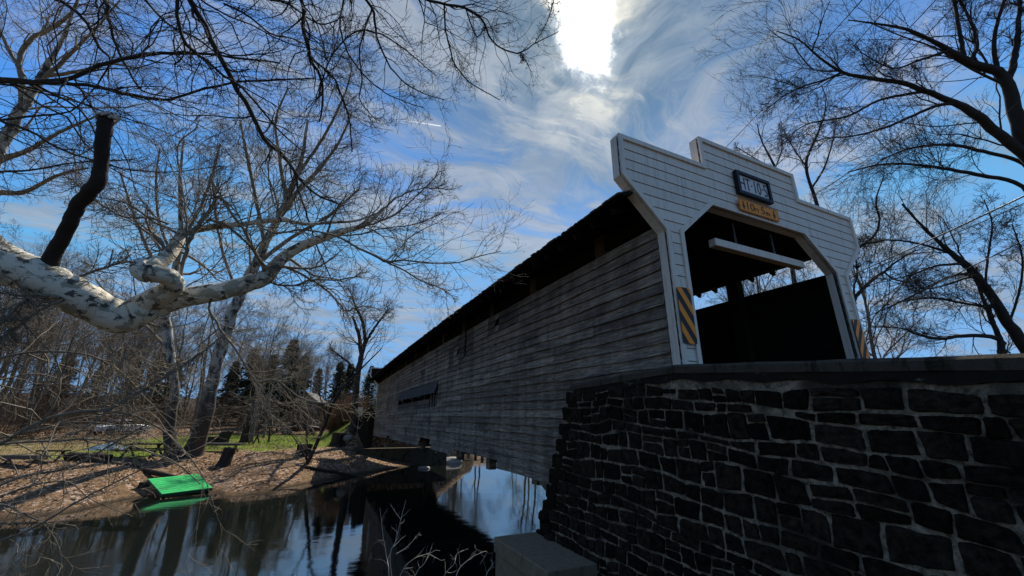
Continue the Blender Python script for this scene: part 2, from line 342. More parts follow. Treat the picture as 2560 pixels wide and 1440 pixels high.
def f_ground(t, ob, ps, r):
    at = t.n.new('ShaderNodeAttribute'); at.attribute_name = 'lawn'; lw = at.outputs['Fac']
    a2 = t.n.new('ShaderNodeAttribute'); a2.attribute_name = 'shore'; s = a2.outputs['Fac']
    st = t.map(ps, (1, 1, 1)); v = t.vor(st, 7., 'F1', 1); vd = t.vor(st, 7., 'DISTANCE_TO_EDGE', 0)
    vb = t.n.new('ShaderNodeSeparateColor'); t.put(vb.inputs[0], v)
    leaf = t.mix(vb.outputs[0], (.05, .028, .015), (.42, .25, .14))
    leaf = t.mix(t.rng(vb.outputs[1], .72, .8), leaf, (.46, .34, .25)); leaf = t.mix(t.rng(vd, .0, .09, .75, 0.), leaf, (.02, .014, .01))
    n = t.noise(ps, .7, 5, .6); leaf = t.mix(t.rng(n, .42, .62, 0., .75), leaf, t.mix(t.noise(ps, 9., 6, .8), (.06, .036, .018), (.26, .16, .08)))
    gn = t.noise(ps, 5., 6, .75); gn2 = t.noise(ps, .55, 4, .6)
    gr = t.mix(gn, (.025, .05, .005), (.28, .36, .04)); gr = t.mix(t.rng(gn2, .44, .62, 0, .85), gr, t.mix(gn, (.05, .03, .01), (.30, .22, .09)))
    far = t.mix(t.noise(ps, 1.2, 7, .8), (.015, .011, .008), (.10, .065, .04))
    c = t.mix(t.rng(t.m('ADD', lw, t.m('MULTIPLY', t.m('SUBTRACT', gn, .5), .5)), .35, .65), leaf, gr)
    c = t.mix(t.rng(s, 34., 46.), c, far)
    wet = t.mix(t.noise(ps, 3., 5, .7), (.018, .013, .008), (.085, .055, .028))
    c = t.mix(t.rng(t.m('ADD', s, t.m('MULTIPLY', n, 1.2)), 1.6, .6), c, wet)
    return c, t.m('ADD', t.m('MULTIPLY', vb.outputs[2], .5), gn), .12
M_GROUND = mk('leafy_bank_ground', f_ground, .95, .1)
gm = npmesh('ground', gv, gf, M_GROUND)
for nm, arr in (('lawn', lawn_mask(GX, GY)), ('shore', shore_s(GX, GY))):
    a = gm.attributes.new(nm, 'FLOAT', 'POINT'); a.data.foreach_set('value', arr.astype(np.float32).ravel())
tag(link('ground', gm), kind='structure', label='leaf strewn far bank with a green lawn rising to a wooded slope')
# water
def water_mat():
    m = bpy.data.materials.new('dark_river_water'); m.use_nodes = True; t = NT(m.node_tree)
    b = t.n.new('ShaderNodeBsdfPrincipled'); o = t.n.new('ShaderNodeOutputMaterial'); t.l.new(b.outputs[0], o.inputs[0])
    b.inputs['Base Color'].default_value = (.006, .008, .006, 1); b.inputs['Roughness'].default_value = .004; b.inputs['IOR'].default_value = 2.5
    b.inputs['Specular IOR Level'].default_value = .8
    ps = t.n.new('ShaderNodeNewGeometry').outputs['Position']
    h = t.m('ADD', t.noise(t.map(ps, (.8, 1.6, 1), (0, 0, 0), (0, 0, .5)), 1.1, 3, .5, .3), t.m('MULTIPLY', t.noise(t.map(ps, (1, 2.2, 1), (5, 0, 0), (0, 0, .4)), 6., 4, .6, .4), .16))
    amp = t.rng(t.noise(ps, .22, 3, .5), .4, .62, .25, 1.)
    bn = t.n.new('ShaderNodeBump'); t.put(bn.inputs['Height'], t.m('MULTIPLY', h, amp)); bn.inputs['Distance'].default_value = .006; bn.inputs['Strength'].default_value = 1.
    t.l.new(bn.outputs[0], b.inputs['Normal']); return m
wm = npmesh('water', np.array([(-600, -8, WZ), (600, -8, WZ), (600, 80, WZ), (-600, 80, WZ)]), np.array([[0, 1, 2, 3]]), water_mat(), False)
tag(link('river', wm), kind='structure', label='dark still river water mirroring trees and sky')

# ------------------------------------------------------------------ covered bridge
L = 35.04; CB = .155; XW = 2.571; ZT = 2.694; ZB = -1.775; NROW = 23; PITCH = (ZT-ZB)/NROW
def cz(y): t = np.asarray(y)/L; return 4*CB*t*(1-t)
bridge = thing('covered_bridge', 'long weathered grey covered bridge with a white stepped portal crossing the river', 'covered bridge')
def board(y0, y1, z0, z1, side=-1, recess=0., name='board', mat=M_SIDE, r=random):
    n = max(2, int(round((y1-y0)/.7))); ys_ = np.linspace(y0, y1, n+1); s = side
    ym, zm = (y0+y1)/2, (z0+z1)/2+float(cz((y0+y1)/2))
    V = []; wa = r.uniform(0, 6); tilt = r.uniform(-.004, .004)
    for i, y in enumerate(ys_):
        c = float(cz(y)); wob = .009*math.sin(y*2.3+wa)+r.uniform(-.006, .006); bow = .006*math.sin(y*1.3+wa)
        ob = s*(.048+bow+recess); ot = s*(.004+recess)
        zb_ = z0+c-.012+wob+tilt*(i-n/2); zt_ = z1+c+.012
        V += [(s*XW+ot, y, zt_), (s*XW+ob, y, zb_), (s*XW+ob-s*.02, y, zb_), (s*XW+ot-s*.018, y, zt_)]
    V = [(a-s*XW, b-ym, c-zm) for a, b, c in V]; Fc = []
    for i in range(n):
        for k in range(4):
            a, b = i*4+k, i*4+(k+1) % 4; q = (a, b, b+4, a+4); Fc.append(q if s > 0 else q[::-1])
    Fc.append((0, 1, 2, 3)); Fc.append((n*4+3, n*4+2, n*4+1, n*4))
    o = link(name, mesh(name, V, Fc, mat), bridge); o.location = (s*XW, ym, zm); return o
rb = random.Random(3)
Y0S, Y1S = .174, L-.174
for i in range(NROW):
    z0 = ZB+i*PITCH; z1 = z0+PITCH; y = Y0S
    off = rb.uniform(1.6, 3.6); first = True; brks = [Y0S]
    while y < Y1S-1.0:
        y += off if first else rb.choice([3.0, 3.66, 4.2, 4.88]); first = False
        brks.append(min(y, Y1S))
    if Y1S-brks[-1] > .01: brks.append(Y1S)
    segs = [(a, b) for a, b in zip(brks, brks[1:]) if b-a > .25]
    def cut(segs, a, b):
        out = []
        for p, q in segs:
            if q <= a or p >= b: out.append((p, q)); continue
            if p < a-.25: out.append((p, a))
            if q > b+.25: out.append((b, q))
        return out
    if i == 0: segs = cut(cut(cut(segs, 6.9, 11.2), 14.4, 17.0), 26.0, 27.0)
    if i == 1: segs = cut(segs, 14.6, 16.6)
    zc = (z0+z1)/2
    if .42 < zc < 1.06: segs = cut(segs, 13.72, 23.6)
    patch = []
    for (pa_, pb_, zl_, zh_) in ((10.2, 10.9, 1.55, 2.6), (9.2, 10.0, 1.75, 2.7), (11.6, 12.2, 1.5, 2.4), (7.2, 7.8, 2.2, 2.6), (5.45, 6.9, 2.2, 2.7), (16.5, 17.3, 1.5, 2.0), (19.8, 20.6, 1.3, 1.8)):
        if zl_ < zc < zh_: segs = cut(segs, pa_, pb_); patch.append((pa_, pb_))
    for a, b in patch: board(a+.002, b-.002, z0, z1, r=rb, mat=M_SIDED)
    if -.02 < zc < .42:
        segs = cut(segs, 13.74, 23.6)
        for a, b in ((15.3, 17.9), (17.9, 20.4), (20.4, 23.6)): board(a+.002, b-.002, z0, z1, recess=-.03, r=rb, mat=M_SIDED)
    for a, b in segs: board(a+.002, b-.002, z0, z1, r=rb)
    if -.05 < zc < .42:   # replaced by the set back patch under the awning
        pass
# patch of darker boards just under the awning, with a hole at its near end
for y in (14.05, 14.5, 15.0):
    b = MB(); b.box(-XW-.01, -XW+.05, y-.05, y+.05, -.05+cz(y), 1.05+cz(y)); b.go('window_batten', M_SIDE, bridge)
# window awning, its ribs and inside braces
aw = MB()
ya, yb = 13.74, 23.6
za_, zb_ = 1.08, .36
aw.hexa([(-XW-.03, ya, za_+cz(ya)), (-XW-.03, yb, za_+cz(yb)), (-XW-.03, yb, za_+.03+cz(yb)), (-XW-.03, ya, za_+.03+cz(ya)),
         (-XW-.16, ya, zb_+.22+cz(ya)), (-XW-.16, yb, zb_+.22+cz(yb)), (-XW-.16, yb, zb_+.25+cz(yb)), (-XW-.16, ya, zb_+.25+cz(ya))])
aw.go('awning', M_SHAKE, bridge)
for k in range(9):
    y = ya+.12+k*(yb-ya-.24)/8
    b = MB(); b.beam((-XW-.02, y, 1.0+cz(y)), (-XW-.14, y, .60+cz(y)), .05, .06); b.go('awning_rafter', M_DARK, bridge)
# frame posts of the wall and eave posts (3 m apart), seen through the eave gap
for s in (-1, 1):
    k = 0
    for y in np.arange(1.95, L, 3.02):
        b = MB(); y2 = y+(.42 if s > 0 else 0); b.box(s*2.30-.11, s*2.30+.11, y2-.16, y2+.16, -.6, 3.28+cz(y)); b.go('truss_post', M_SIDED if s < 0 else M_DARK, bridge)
for s in (-1, 1):
    b = MB()
    ysn = np.linspace(0.1, L-.1, 20)
    for a, c_ in zip(ysn, ysn[1:]):
        pz = 3.02 if s < 0 else 3.20
        b.beam((s*2.28, a, pz+cz(a)), (s*2.28, c_, pz+cz(c_)), .22, .24)
    b.go('wall_plate', M_DARK, bridge)
    b = MB()                                            # burr arch
    th = np.linspace(0, PI, 25)
    pts = [(s*2.05, L/2-math.cos(t)*(L/2-.3), -1.5+3.6*math.sin(t)) for t in th]
    for a, c_ in zip(pts, pts[1:]): b.beam(a, c_, .16, .32)
    b.go('arch_rib', M_DARK, bridge)
    for j, y in enumerate(np.arange(1.95, L-3, 3.02)):
        b = MB(); up = (y < L/2)
        z0, z1 = (-.1, 2.2) if up else (2.2, -.1)
        b.beam((s*2.28, y+.2, z0+cz(y)), (s*2.28, y+2.8, z1+cz(y+3)), .14, .2); b.go('truss_brace', M_DARK, bridge)
# right hand wall: boards behind the portal opening with bright slits between the top ones
for i in range(NROW):
    z0 = ZB+i*PITCH; z1 = z0+PITCH
    for a, b_ in ((.174, 11.7), (11.7, 23.4), (23.4, L-.174)):
        g = .0
        if i == 21 and a < 1:
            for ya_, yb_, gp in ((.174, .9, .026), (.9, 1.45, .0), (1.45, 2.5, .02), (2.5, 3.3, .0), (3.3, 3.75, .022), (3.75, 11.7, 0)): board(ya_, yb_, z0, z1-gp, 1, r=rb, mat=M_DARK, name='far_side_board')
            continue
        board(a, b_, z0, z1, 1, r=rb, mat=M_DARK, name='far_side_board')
for k in range(6):                                       # planks added inside to block daylight seen through the side window
    for a, b_ in ((.5, 8.8), (8.8, 17.5), (17.5, 26.), (26., L-.5)):
        b = MB(); b.beam((-1.96, a+.01, .12+k*.24+cz(a)), (-1.96, b_-.01, .12+k*.24+cz(b_)), .04, .225); b.go('light_block_plank', M_DARK, bridge)
# deck, floor beams, stringers
b = MB()
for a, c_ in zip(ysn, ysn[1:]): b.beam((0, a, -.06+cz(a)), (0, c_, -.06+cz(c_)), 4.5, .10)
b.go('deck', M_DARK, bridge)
for y in np.arange(.6, L, 1.51):
    b = MB(); b.beam((-2.44, y, -.42+cz(y)), (2.44, y, -.42+cz(y)), .24, .5); b.go('floor_beam', M_DARK, bridge)
for s in (-1, 1):
    b = MB()
    for a, c_ in zip(ysn, ysn[1:]): b.beam((s*2.28, a, -1.2+cz(a)), (s*2.28, c_, -1.2+cz(c_)), .3, .5)
    b.go('lower_chord', M_DARK, bridge)
for y in np.arange(1.95, L, 3.02):                      # hanging post ends below the siding
    b = MB(); b.box(-2.42, -2.2, y-.14, y+.14, -1.95+cz(y), -.6+cz(y)); b.go('post_foot', M_SIDE, bridge)
    b = MB(); b.beam((-2.4, y, -1.62+cz(y)), (2.4, y, -1.62+cz(y)), .26, .26); b.go('tie_beam', M_DARK, bridge)
for y in (8.3, 8.9, 9.6, 10.4):
    b = MB(); b.box(-2.52, -2.46, y-.05, y+.06, ZB-.02+cz(y), ZB+.35+cz(y)); b.go('bare_batten', M_SIDE, bridge)
# slanted last board against the near abutment
b = MB()
def sideP(y, z): return (-XW-.012, y, z+float(cz(y)))
poly = [(1.9, ZB+.0), (4.55, ZB+.0), (3.2, ZB-.62), (1.9, ZB-.85)]
b.prism(poly, lambda q: sideP(*q), lambda q: (sideP(*q)[0]+.025, q[0], q[1]+float(cz(q[0])))); b.go('skirt_board', M_SIDE, bridge)
# roof
ER, EZ, RZ = 3.415, 3.0, 4.62
for s in (-1, 1):
    b = MB()
    for a, c_ in zip(ysn, ysn[1:]):
        a0 = .02 if a < .2 else a; c1 = L-.02 if c_ > L-.2 else c_
        er = ER-.03 if s < 0 else 2.86; ez = RZ-(RZ-EZ)*er/ER
        b.hexa([(s*er, a0, ez-.015+cz(a0)), (s*er, c1, ez-.015+cz(c1)), (0, c1, RZ-.0+cz(c1)), (0, a0, RZ+cz(a0)),
                (s*er, a0, ez+.02+cz(a0)), (s*er, c1, ez+.02+cz(c1)), (0, c1, RZ+.035+cz(c1)), (0, a0, RZ+.035+cz(a0))])
    b.go('roof_deck', M_DARK, bridge)
sl = np.array([ER, 0, EZ-RZ]); sl /= np.linalg.norm(sl)
shm = []
for q in range(5):                                      # ragged wood shingles along the near eave, sharing five shapes
    r2 = random.Random(q); wv = .145; ln = .46
    b = MB(); j = [r2.uniform(-.03, .035) for _ in range(2)]
    b.hexa([(0, 0, 0), (ln+j[0], 0, .0), (ln+j[1], wv, 0), (0, wv, 0), (0, 0, .008), (ln+j[0], 0, .026), (ln+j[1], wv, .026), (0, wv, .008)])
    shm.append(mesh('shingle', b.V, b.F, M_SHAKE))
tilt = math.atan2(RZ-EZ, ER)
for k in range(236):
    y = .03+k*.148
    o = link('shingle', shm[rb.randrange(5)], bridge)
    dx = ER-.36; z = RZ-(RZ-EZ)*dx/ER+.035+float(cz(y))+rb.uniform(0, .014)
    o.location = (-dx, y+.145, z); o.rotation_euler = (0, 0, 0)
    o.matrix_basis = Matrix.Translation((-dx, y+.145, z)) @ Matrix.Rotation(PI+rb.uniform(-.03, .03), 4, 'Z') @ Matrix.Rotation(tilt+rb.uniform(-.02, .03), 4, 'Y')
b = MB()                                                 # remaining courses
for s in (-1, 1):
    for c in range(1, 11):
        dx = ER-.30-c*.30
        for a, c_ in zip(ysn, ysn[1:]):
            za2 = RZ-(RZ-EZ)*(dx+.33)/ER+.045; zb2 = RZ-(RZ-EZ)*dx/ER+.045
            if dx < 0 or (s > 0 and dx > 2.7): continue
            b.hexa([(s*(dx+.33), a, za2+cz(a)), (s*(dx+.33), c_, za2+cz(c_)), (s*dx, c_, zb2+cz(c_)), (s*dx, a, zb2+cz(a)),
                    (s*(dx+.33), a, za2+.03+cz(a)), (s*(dx+.33), c_, za2+.03+cz(c_)), (s*dx, c_, zb2+.008+cz(c_)), (s*dx, a, zb2+.008+cz(a))])
tag(b.go('shingle_courses', M_SHAKE, bridge), kind='stuff')
b = MB()
for c_ in range(14): pass
rafm = None
for k, y in enumerate(np.arange(.43, L-.3, .57)):        # rafter tails
    if rafm is None:
        b = MB(); b.beam((-ER+.12, 0, EZ-.02), (-1.9, 0, EZ-.02+(ER-.12-1.9)*math.tan(tilt)), .07, .12, (0, 0, 1)); rafm = mesh('rafter', b.V, b.F, M_DARK)
        b = MB(); b.beam((2.8, 0, EZ-.02+(ER-.12-2.8)*math.tan(tilt)), (1.9, 0, EZ-.02+(ER-.12-1.9)*math.tan(tilt)), .07, .12); rafm2 = mesh('rafter', b.V, b.F, M_DARK)
    for m_ in (rafm, rafm2):
        o = link('rafter', m_, bridge); o.location = (0, y, float(cz(y))-.06)
# portal -----------------------------------------------------------
XA, ZA, ZBW, XC, ZC, XTT, ZTT = 3.427, 4.153, 3.366, 2.589, 2.542, 1.455, 4.775
OW, ZI, XH, ZH = 2.2, 2.576, 1.36, 3.305
OUT = [(-XC, -.35), (-XC, ZC), (-XA, ZBW), (-XA, ZA), (-XTT, ZA), (-XTT, ZTT), (XTT, ZTT), (XTT, ZA), (XA, ZA), (XA, ZBW), (XC, ZC), (XC, -.35)]
INN = [(-OW, -.35), (-OW, ZI), (-XH, ZH), (XH, ZH), (OW, ZI), (OW, -.35)]
def outer_x(z):
    if z > ZA: return XTT
    return float(np.interp(z, [-.35, ZC, ZBW, ZA], [XC, XC, XA, XA]))
def inner_x(z):
    return float(np.interp(z, [-.35, ZI, ZH], [OW, OW, XH])) if z < ZH else None
def clip(poly, f):
    out = []
    for i in range(len(poly)):
        a, b_ = poly[i], poly[(i+1) % len(poly)]; fa, fb = f(a), f(b_)
        if fa >= 0: out.append(a)
        if fa*fb < 0: t_ = fa/(fa-fb); out.append((a[0]+(b_[0]-a[0])*t_, a[1]+(b_[1]-a[1])*t_))
    return out
def make_portal(face):                                  # face -1: towards -y at y=0 ; +1 at far end
    y0 = 0. if face < 0 else L; zo = 0.
    par = link('portal', None, bridge); par.location = (0, y0, 0)
    def yy(d): return face*d
    # board bands; edges fall exactly on the steps and bends
    ed = [-.35]
    z = -.35
    while z < ZTT-.02:
        nz = z+.193
        for brk in (ZC, ZI, ZH+.06, ZBW, ZA-.04, ZTT-.03):
            if z+.01 < brk < nz+.05 and abs(brk-ZC) > .001 and abs(brk-ZI) > .001 and abs(brk-ZBW) > .001: nz = brk
        ed.append(min(nz, ZTT-.03)); z = nz
    for z0, z1 in zip(ed, ed[1:]):
        if z1-z0 < .02: continue
        zs = sorted({z0, z1, *[q for q in (ZC, ZI, ZBW) if z0 < q < z1]})
        g = .006
        zs = [zs[0]+g]+zs[1:-1]+[zs[-1]-g]
        polys = []
        if z1 <= ZH+.07 and z0 < ZH:
            for s in (-1, 1):
                polys.append([(s*inner_x(min(q, ZH-.001)), q) for q in zs]+[(s*outer_x(min(q, ZA) if z0 < ZA-.05 else q), q) for q in zs[::-1]])
        else:
            xo = [(outer_x(q) if z0 > ZA-.05 and z1 > ZA else outer_x(min(q, ZA))) for q in zs]
            if z0 >= ZA-.05: xo = [XTT]*len(zs)
            full = [(-x, q) for x, q in zip(xo, zs)]+[(x, q) for x, q in list(zip(xo, zs))[::-1]]
            jx = rb.uniform(-1.2, 1.9) if rb.random() < .22 else 9; polys += [clip(full, lambda q: jx-.002-q[0]), clip(full, lambda q: q[0]-jx-.002)]
        for pg in [q for q in polys if len(q) > 2]:
            # long header boards are butted at a joint
            b = MB(); b.prism(pg, lambda q: (q[0], yy(.0+(z1-q[1])*.05+.012), q[1]), lambda q: (q[0], yy(-.012), q[1])); b.go('portal_board', M_WHITE, par)
    # dark backing sheet behind the joints
    b = MB()
    for s in (-1, 1):
        b.prism([(s*OW, -.35), (s*OW, ZI), (s*XH, ZH), (s*.0, ZH), (s*.0, ZTT-.06), (s*(XTT-.03), ZTT-.06), (s*(XTT-.03), ZA-.03), (s*(XA-.03), ZA-.03), (s*(XA-.03), ZBW), (s*(XC-.03), ZC), (s*(XC-.03), -.35)],
                lambda q: (q[0], yy(-.014), q[1]), lambda q: (q[0], yy(-.04), q[1]))
    b.go('backing', M_DARK, par)
    def trim(path, wv, d0, d1, name):                    # strip of width wv lying inside path (to the right of travel), mitred
        n = len(path); P2 = [np.array(p) for p in path]; off = []
        for i in range(n):
            ds = []
            if i > 0: ds.append((P2[i]-P2[i-1])/np.linalg.norm(P2[i]-P2[i-1]))
            if i < n-1: ds.append((P2[i+1]-P2[i])/np.linalg.norm(P2[i+1]-P2[i]))
            ns = [np.array([d[1], -d[0]]) for d in ds]
            m = sum(ns); m /= np.linalg.norm(m); off.append(P2[i]+m*wv/max(.3, float(m@ns[0])))
        for i in range(n-1):
            b = MB(); b.prism([tuple(P2[i]), tuple(P2[i+1]), tuple(off[i+1]), tuple(off[i])], lambda q: (q[0], yy(d0), q[1]), lambda q: (q[0], yy(d1), q[1]))
            b.go(name, M_WHITE, par)
    trim(OUT, .085, .052, -.17, 'edge_trim')
    trim([(x, z) for x, z in INN][::-1], .0-.075, .050, -.012, 'opening_trim') if False else None
    # opening casing (outside the opening edge) and its deep lining
    trim(INN, -.085, .046, .0122, 'opening_casing')
    trim(INN, -.03, .0120, -.18, 'opening_lining')
    return par
make_portal(-1)
make_portal(1)

# signs ------------------------------------------------------------
def text_mesh(s, size, mat, xs_=1., name='lettering', ext=.004, off=.0):
    cu = bpy.data.curves.new('t', 'FONT'); cu.body = s; cu.size = size; cu.align_x = 'CENTER'; cu.align_y = 'CENTER'; cu.extrude = ext; cu.offset = off; cu.resolution_u = 3
    o = bpy.data.objects.new('t', cu); C.objects.link(o); dg = bpy.context.evaluated_depsgraph_get()
    me = bpy.data.meshes.new_from_object(o.evaluated_get(dg)); me.name = name
    bpy.data.objects.remove(o); me.transform(Matrix.Rotation(PI/2, 4, 'X') @ Matrix.Diagonal((xs_, 1, 1, 1)))
    me.materials.clear(); me.materials.append(mat); return me
def rrect(w_, h_, r_, n=4):
    pts = []
    for cx_, cy_, a0 in ((w_/2-r_, h_/2-r_, 0), (-w_/2+r_, h_/2-r_, 90), (-w_/2+r_, -h_/2+r_, 180), (w_/2-r_, -h_/2+r_, 270)):
        for k in range(n+1):
            a = math.radians(a0+90*k/n); pts.append((cx_+r_*math.cos(a), cy_+r_*math.sin(a)))
    return pts
# framed height sign
hs_ = thing('height_sign', 'white panel lettered HT 10 5 in a thick black frame above the portal opening', 'sign', (-.112, -.065, 3.99))
b = MB(); b.box(-.44, .44, -.012, .012, -.19, .19); b.go('sign_panel', M_PANEL, hs_)
for a in ((-.5, .5, .19, .255), (-.5, .5, -.255, -.19), (-.5, -.435, -.1895, .1895), (.435, .5, -.1895, .1895)):
    b = MB(); b.box(a[0], a[1], -.05, .03, a[2], a[3]); b.go('sign_frame', M_FRAME, hs_)
tm = text_mesh('HT·10·5', .36, M_BLK, .62, 'lettering', .004, -.006)
o = link('lettering', tm, hs_); o.location = (0, -.017, -.005); o.scale = (1., 1., 1.12)
zz_ = [v.co.x for v in tm.vertices]; o.scale = (.80/(max(zz_)-min(zz_)), 1, 1.15)
# amber clearance sign
ys_ = thing('clearance_sign', 'amber plate lettered 10 FT 5 IN between two down arrows over the portal opening', 'sign', (-.08, -.078, 3.492))
b = MB(); b.prism(rrect(1.17, .262, .03), lambda q: (q[0], -.004, q[1]), lambda q: (q[0], .004, q[1])); b.go('sign_plate', M_YEL, ys_)
b = MB(); ro, ri = rrect(1.15, .242, .026), rrect(1.134, .226, .02)
nb = len(ro); 
b.V = [(x, -.0065, z) for x, z in ro]+[(x, -.0065, z) for x, z in ri]; b.F = [((i+1) % nb, i, nb+i, nb+(i+1) % nb) for i in range(nb)]; b.go('sign_border', M_BLK, ys_)
for s_, sz, x_, z_, wd in (('10', .235, -.275, .0, .20), ('FT', .13, -.085, -.035, .13), ('5', .235, .105, .0, .10), ('IN', .13, .245, -.035, .105)):
    m_ = text_mesh(s_, sz, M_BLK, 1., 'lettering', .002, -.003); q = [v.co.x for v in m_.vertices]
    o = link('lettering', m_, ys_); o.location = (x_, -.008, z_); o.scale = (wd/(max(q)-min(q)), 1, 1)
for x_ in (-.46, .44):
    b = MB(); b.prism([(-.012, .085), (-.012, -.01), (-.045, -.0), (0, -.095), (.045, -.0), (.012, -.01), (.012, .085)], lambda q: (x_+q[0], -.010, q[1]), lambda q: (x_+q[0], -.006, q[1])); b.go('arrow', M_BLK, ys_)
# striped hazard markers
def clip(poly, f):
    out = []
    for i in range(len(poly)):
        a, b_ = poly[i], poly[(i+1) % len(poly)]; fa, fb = f(a), f(b_)
        if fa >= 0: out.append(a)
        if fa*fb < 0: t_ = fa/(fa-fb); out.append((a[0]+(b_[0]-a[0])*t_, a[1]+(b_[1]-a[1])*t_))
    return out
def marker(x, z, sgn, label):
    t = thing('hazard_marker', label, 'road sign', (x, -.072, z), 0, 'striped hazard markers on the portal posts')
    pg = rrect(.285, .885, .035)
    b = MB(); b.prism(pg, lambda q: (q[0], -.003, q[1]), lambda q: (q[0], .003, q[1])); b.go('marker_plate', M_BLK, t)
    for k in range(-3, 5):
        c0 = k*.34-.145
        p = clip(clip(pg, lambda q: (q[1]+sgn*q[0]*1.5)-c0), lambda q: c0+.165-(q[1]+sgn*q[0]*1.5))
        if len(p) > 2:
            b = MB(); b.prism(p, lambda q: (q[0], -.0075, q[1]), lambda q: (q[0], -.0035, q[1])); b.go('stripe', M_YEL, t)
    for zz2 in (-.33, .35):
        b = MB(); b.prism([(.009*math.cos(a), .009*math.sin(a)+zz2) for a in np.linspace(0, 5.6, 8)], lambda q: (q[0], -.014, q[1]), lambda q: (q[0], -.0078, q[1])); b.go('bolt', M_CHAIN, t)
marker(-2.43, 1.115, 1, 'amber and black striped marker plate on the portal post beside the grey siding')
marker(2.36, 1.13, -1, 'amber and black striped marker plate on the portal post with open sky beside it')
# hanging clearance bar
YB = .30
pl_, pr_ = on(1773+8, 612, 1, YB), on(2001, 660, 1, YB); zc_ = (pl_[2]+pr_[2])/2-.0
bar = thing('clearance_bar', 'white square timber bar hanging on two chains inside the portal opening', 'clearance bar', ((pl_[0]+pr_[0])/2, YB, zc_))
hl = (pr_[0]-pl_[0])/2
b = MB(); b.box(-hl, hl, -.075, .075, -.075, .075); loose(b.go('timber', M_WHITE, bar), .006)
lk = bmesh.new()
mlink = None
def torus_link():
    V, Fc = [], []; n1, n2 = 10, 5
    for i in range(n1):
        a = 2*PI*i/n1; c = (.016*math.cos(a), .030*math.sin(a))
        for j in range(n2):
            q = 2*PI*j/n2; rr = .006; V.append(((c[0]+rr*math.cos(q)*math.cos(a)), rr*math.sin(q), c[1]+rr*math.cos(q)*math.sin(a)))
    for i in range(n1):
        for j in range(n2):
            Fc.append((i*n2+j, ((i+1) % n1)*n2+j, ((i+1) % n1)*n2+(j+1) % n2, i*n2+(j+1) % n2))
    return mesh('link', V, Fc, M_CHAIN, True)
mlink = torus_link()
for u_, v_ in ((1836, 585), (1932, 613)):
    q = on(u_, v_, 1, YB); zt_ = 3.40; z_ = zc_+.075+.02
    k = 0
    while z_ < zt_:
        o = link('link', mlink, bar); o.location = (q[0]-bar.location[0]+rb.uniform(-.003, .003), 0, z_-bar.location[2]); o.rotation_euler = (0, rb.uniform(-.15, .15), PI/2*(k % 2)+.3); k += 1; z_ += .047
# header beam inside the portal, carries chains and the roof end
b = MB(); b.box(-2.5, 2.5, .2, .42, 3.33, 3.55); b.go('header_beam', M_DARK, bridge)

# ------------------------------------------------------------------ near abutment and parapet wall
XF = -3.2
def yend(z): return 1.97+.44*(.2-z)
def ctop(y): return float(np.interp(y, [-12, -3.4, -.46, 1.97, 3], [-.75, -.005, .265, .20, .17]))
wall = thing('abutment_wall', 'black rubble stone abutment and parapet wall with pale mortar and a concrete coping', 'stone wall')
def fx(y, z): return XF-.035*(.2-z)
# mortar body
zl = np.arange(-4.9, .06, .09); yl = np.linspace(0, 1, 150)
V = []
for z in zl:
    for t in yl:
        ye = yend(z); y = -12+(ye+12)*t if False else (-6.0+(ye+6.0)*t)
        zt_ = min(z, 9); nz = .005*math.sin(y*31+z*17)+.004*math.sin(y*13-z*37)+.0015*rng.normal()
        V.append((fx(y, z)-nz-.006, y, z+.0+(ctop(y)-.12-.05)*((z+4.9)/4.95) if z > -4.85 else z))
nY = len(yl); Fc = [(i*nY+j+1, i*nY+j, (i+1)*nY+j, (i+1)*nY+j+1) for i in range(len(zl)-1) for j in range(nY-1)]
link('mortar_face', mesh('mortar_face', V, Fc, M_MORTAR, False), wall)
b = MB()   # river return face and body
b.hexa([(XF-.16, -14, -5), (3.3, -14, -5), (3.3, yend(-5)-.03, -5), (fx(0, -5)+.02, yend(-5)-.03, -5),
        (XF+.05, -14, -.62), (3.3, -14, -.62), (3.3, yend(-.62)-.03, -.62), (XF+.04, yend(-.62)-.03, -.62)])
b.box(XF+.02, XF+.42, -14, 1.9, -.6, -.2)
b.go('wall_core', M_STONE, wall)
b = MB(); pys = np.linspace(-14, 1.93, 30)
for a, c_ in zip(pys, pys[1:]): b.hexa([(XF+.015, a, -.61), (XF+.42, a, -.61), (XF+.42, c_, -.61), (XF+.015, c_, -.61), (XF+.015, a, ctop(a)-.1), (XF+.42, a, ctop(a)-.1), (XF+.42, c_, ctop(c_)-.1), (XF+.015, c_, ctop(c_)-.1)])
b.go('parapet_core', M_PARGE, wall)
b = MB(); pys2 = np.linspace(-6, 1.9, 60)
for a, c_ in zip(pys2, pys2[1:]): b.hexa([(XF-.040, a, ctop(a)-.19+.02*math.sin(a*9)), (XF+.02, a, ctop(a)-.19), (XF+.02, c_, ctop(c_)-.19), (XF-.040, c_, ctop(c_)-.19+.02*math.sin(c_*9)), (XF-.040, a, ctop(a)-.107), (XF+.02, a, ctop(a)-.107), (XF+.02, c_, ctop(c_)-.107), (XF-.040, c_, ctop(c_)-.107)])
b.go('parging', M_PARGE, wall)
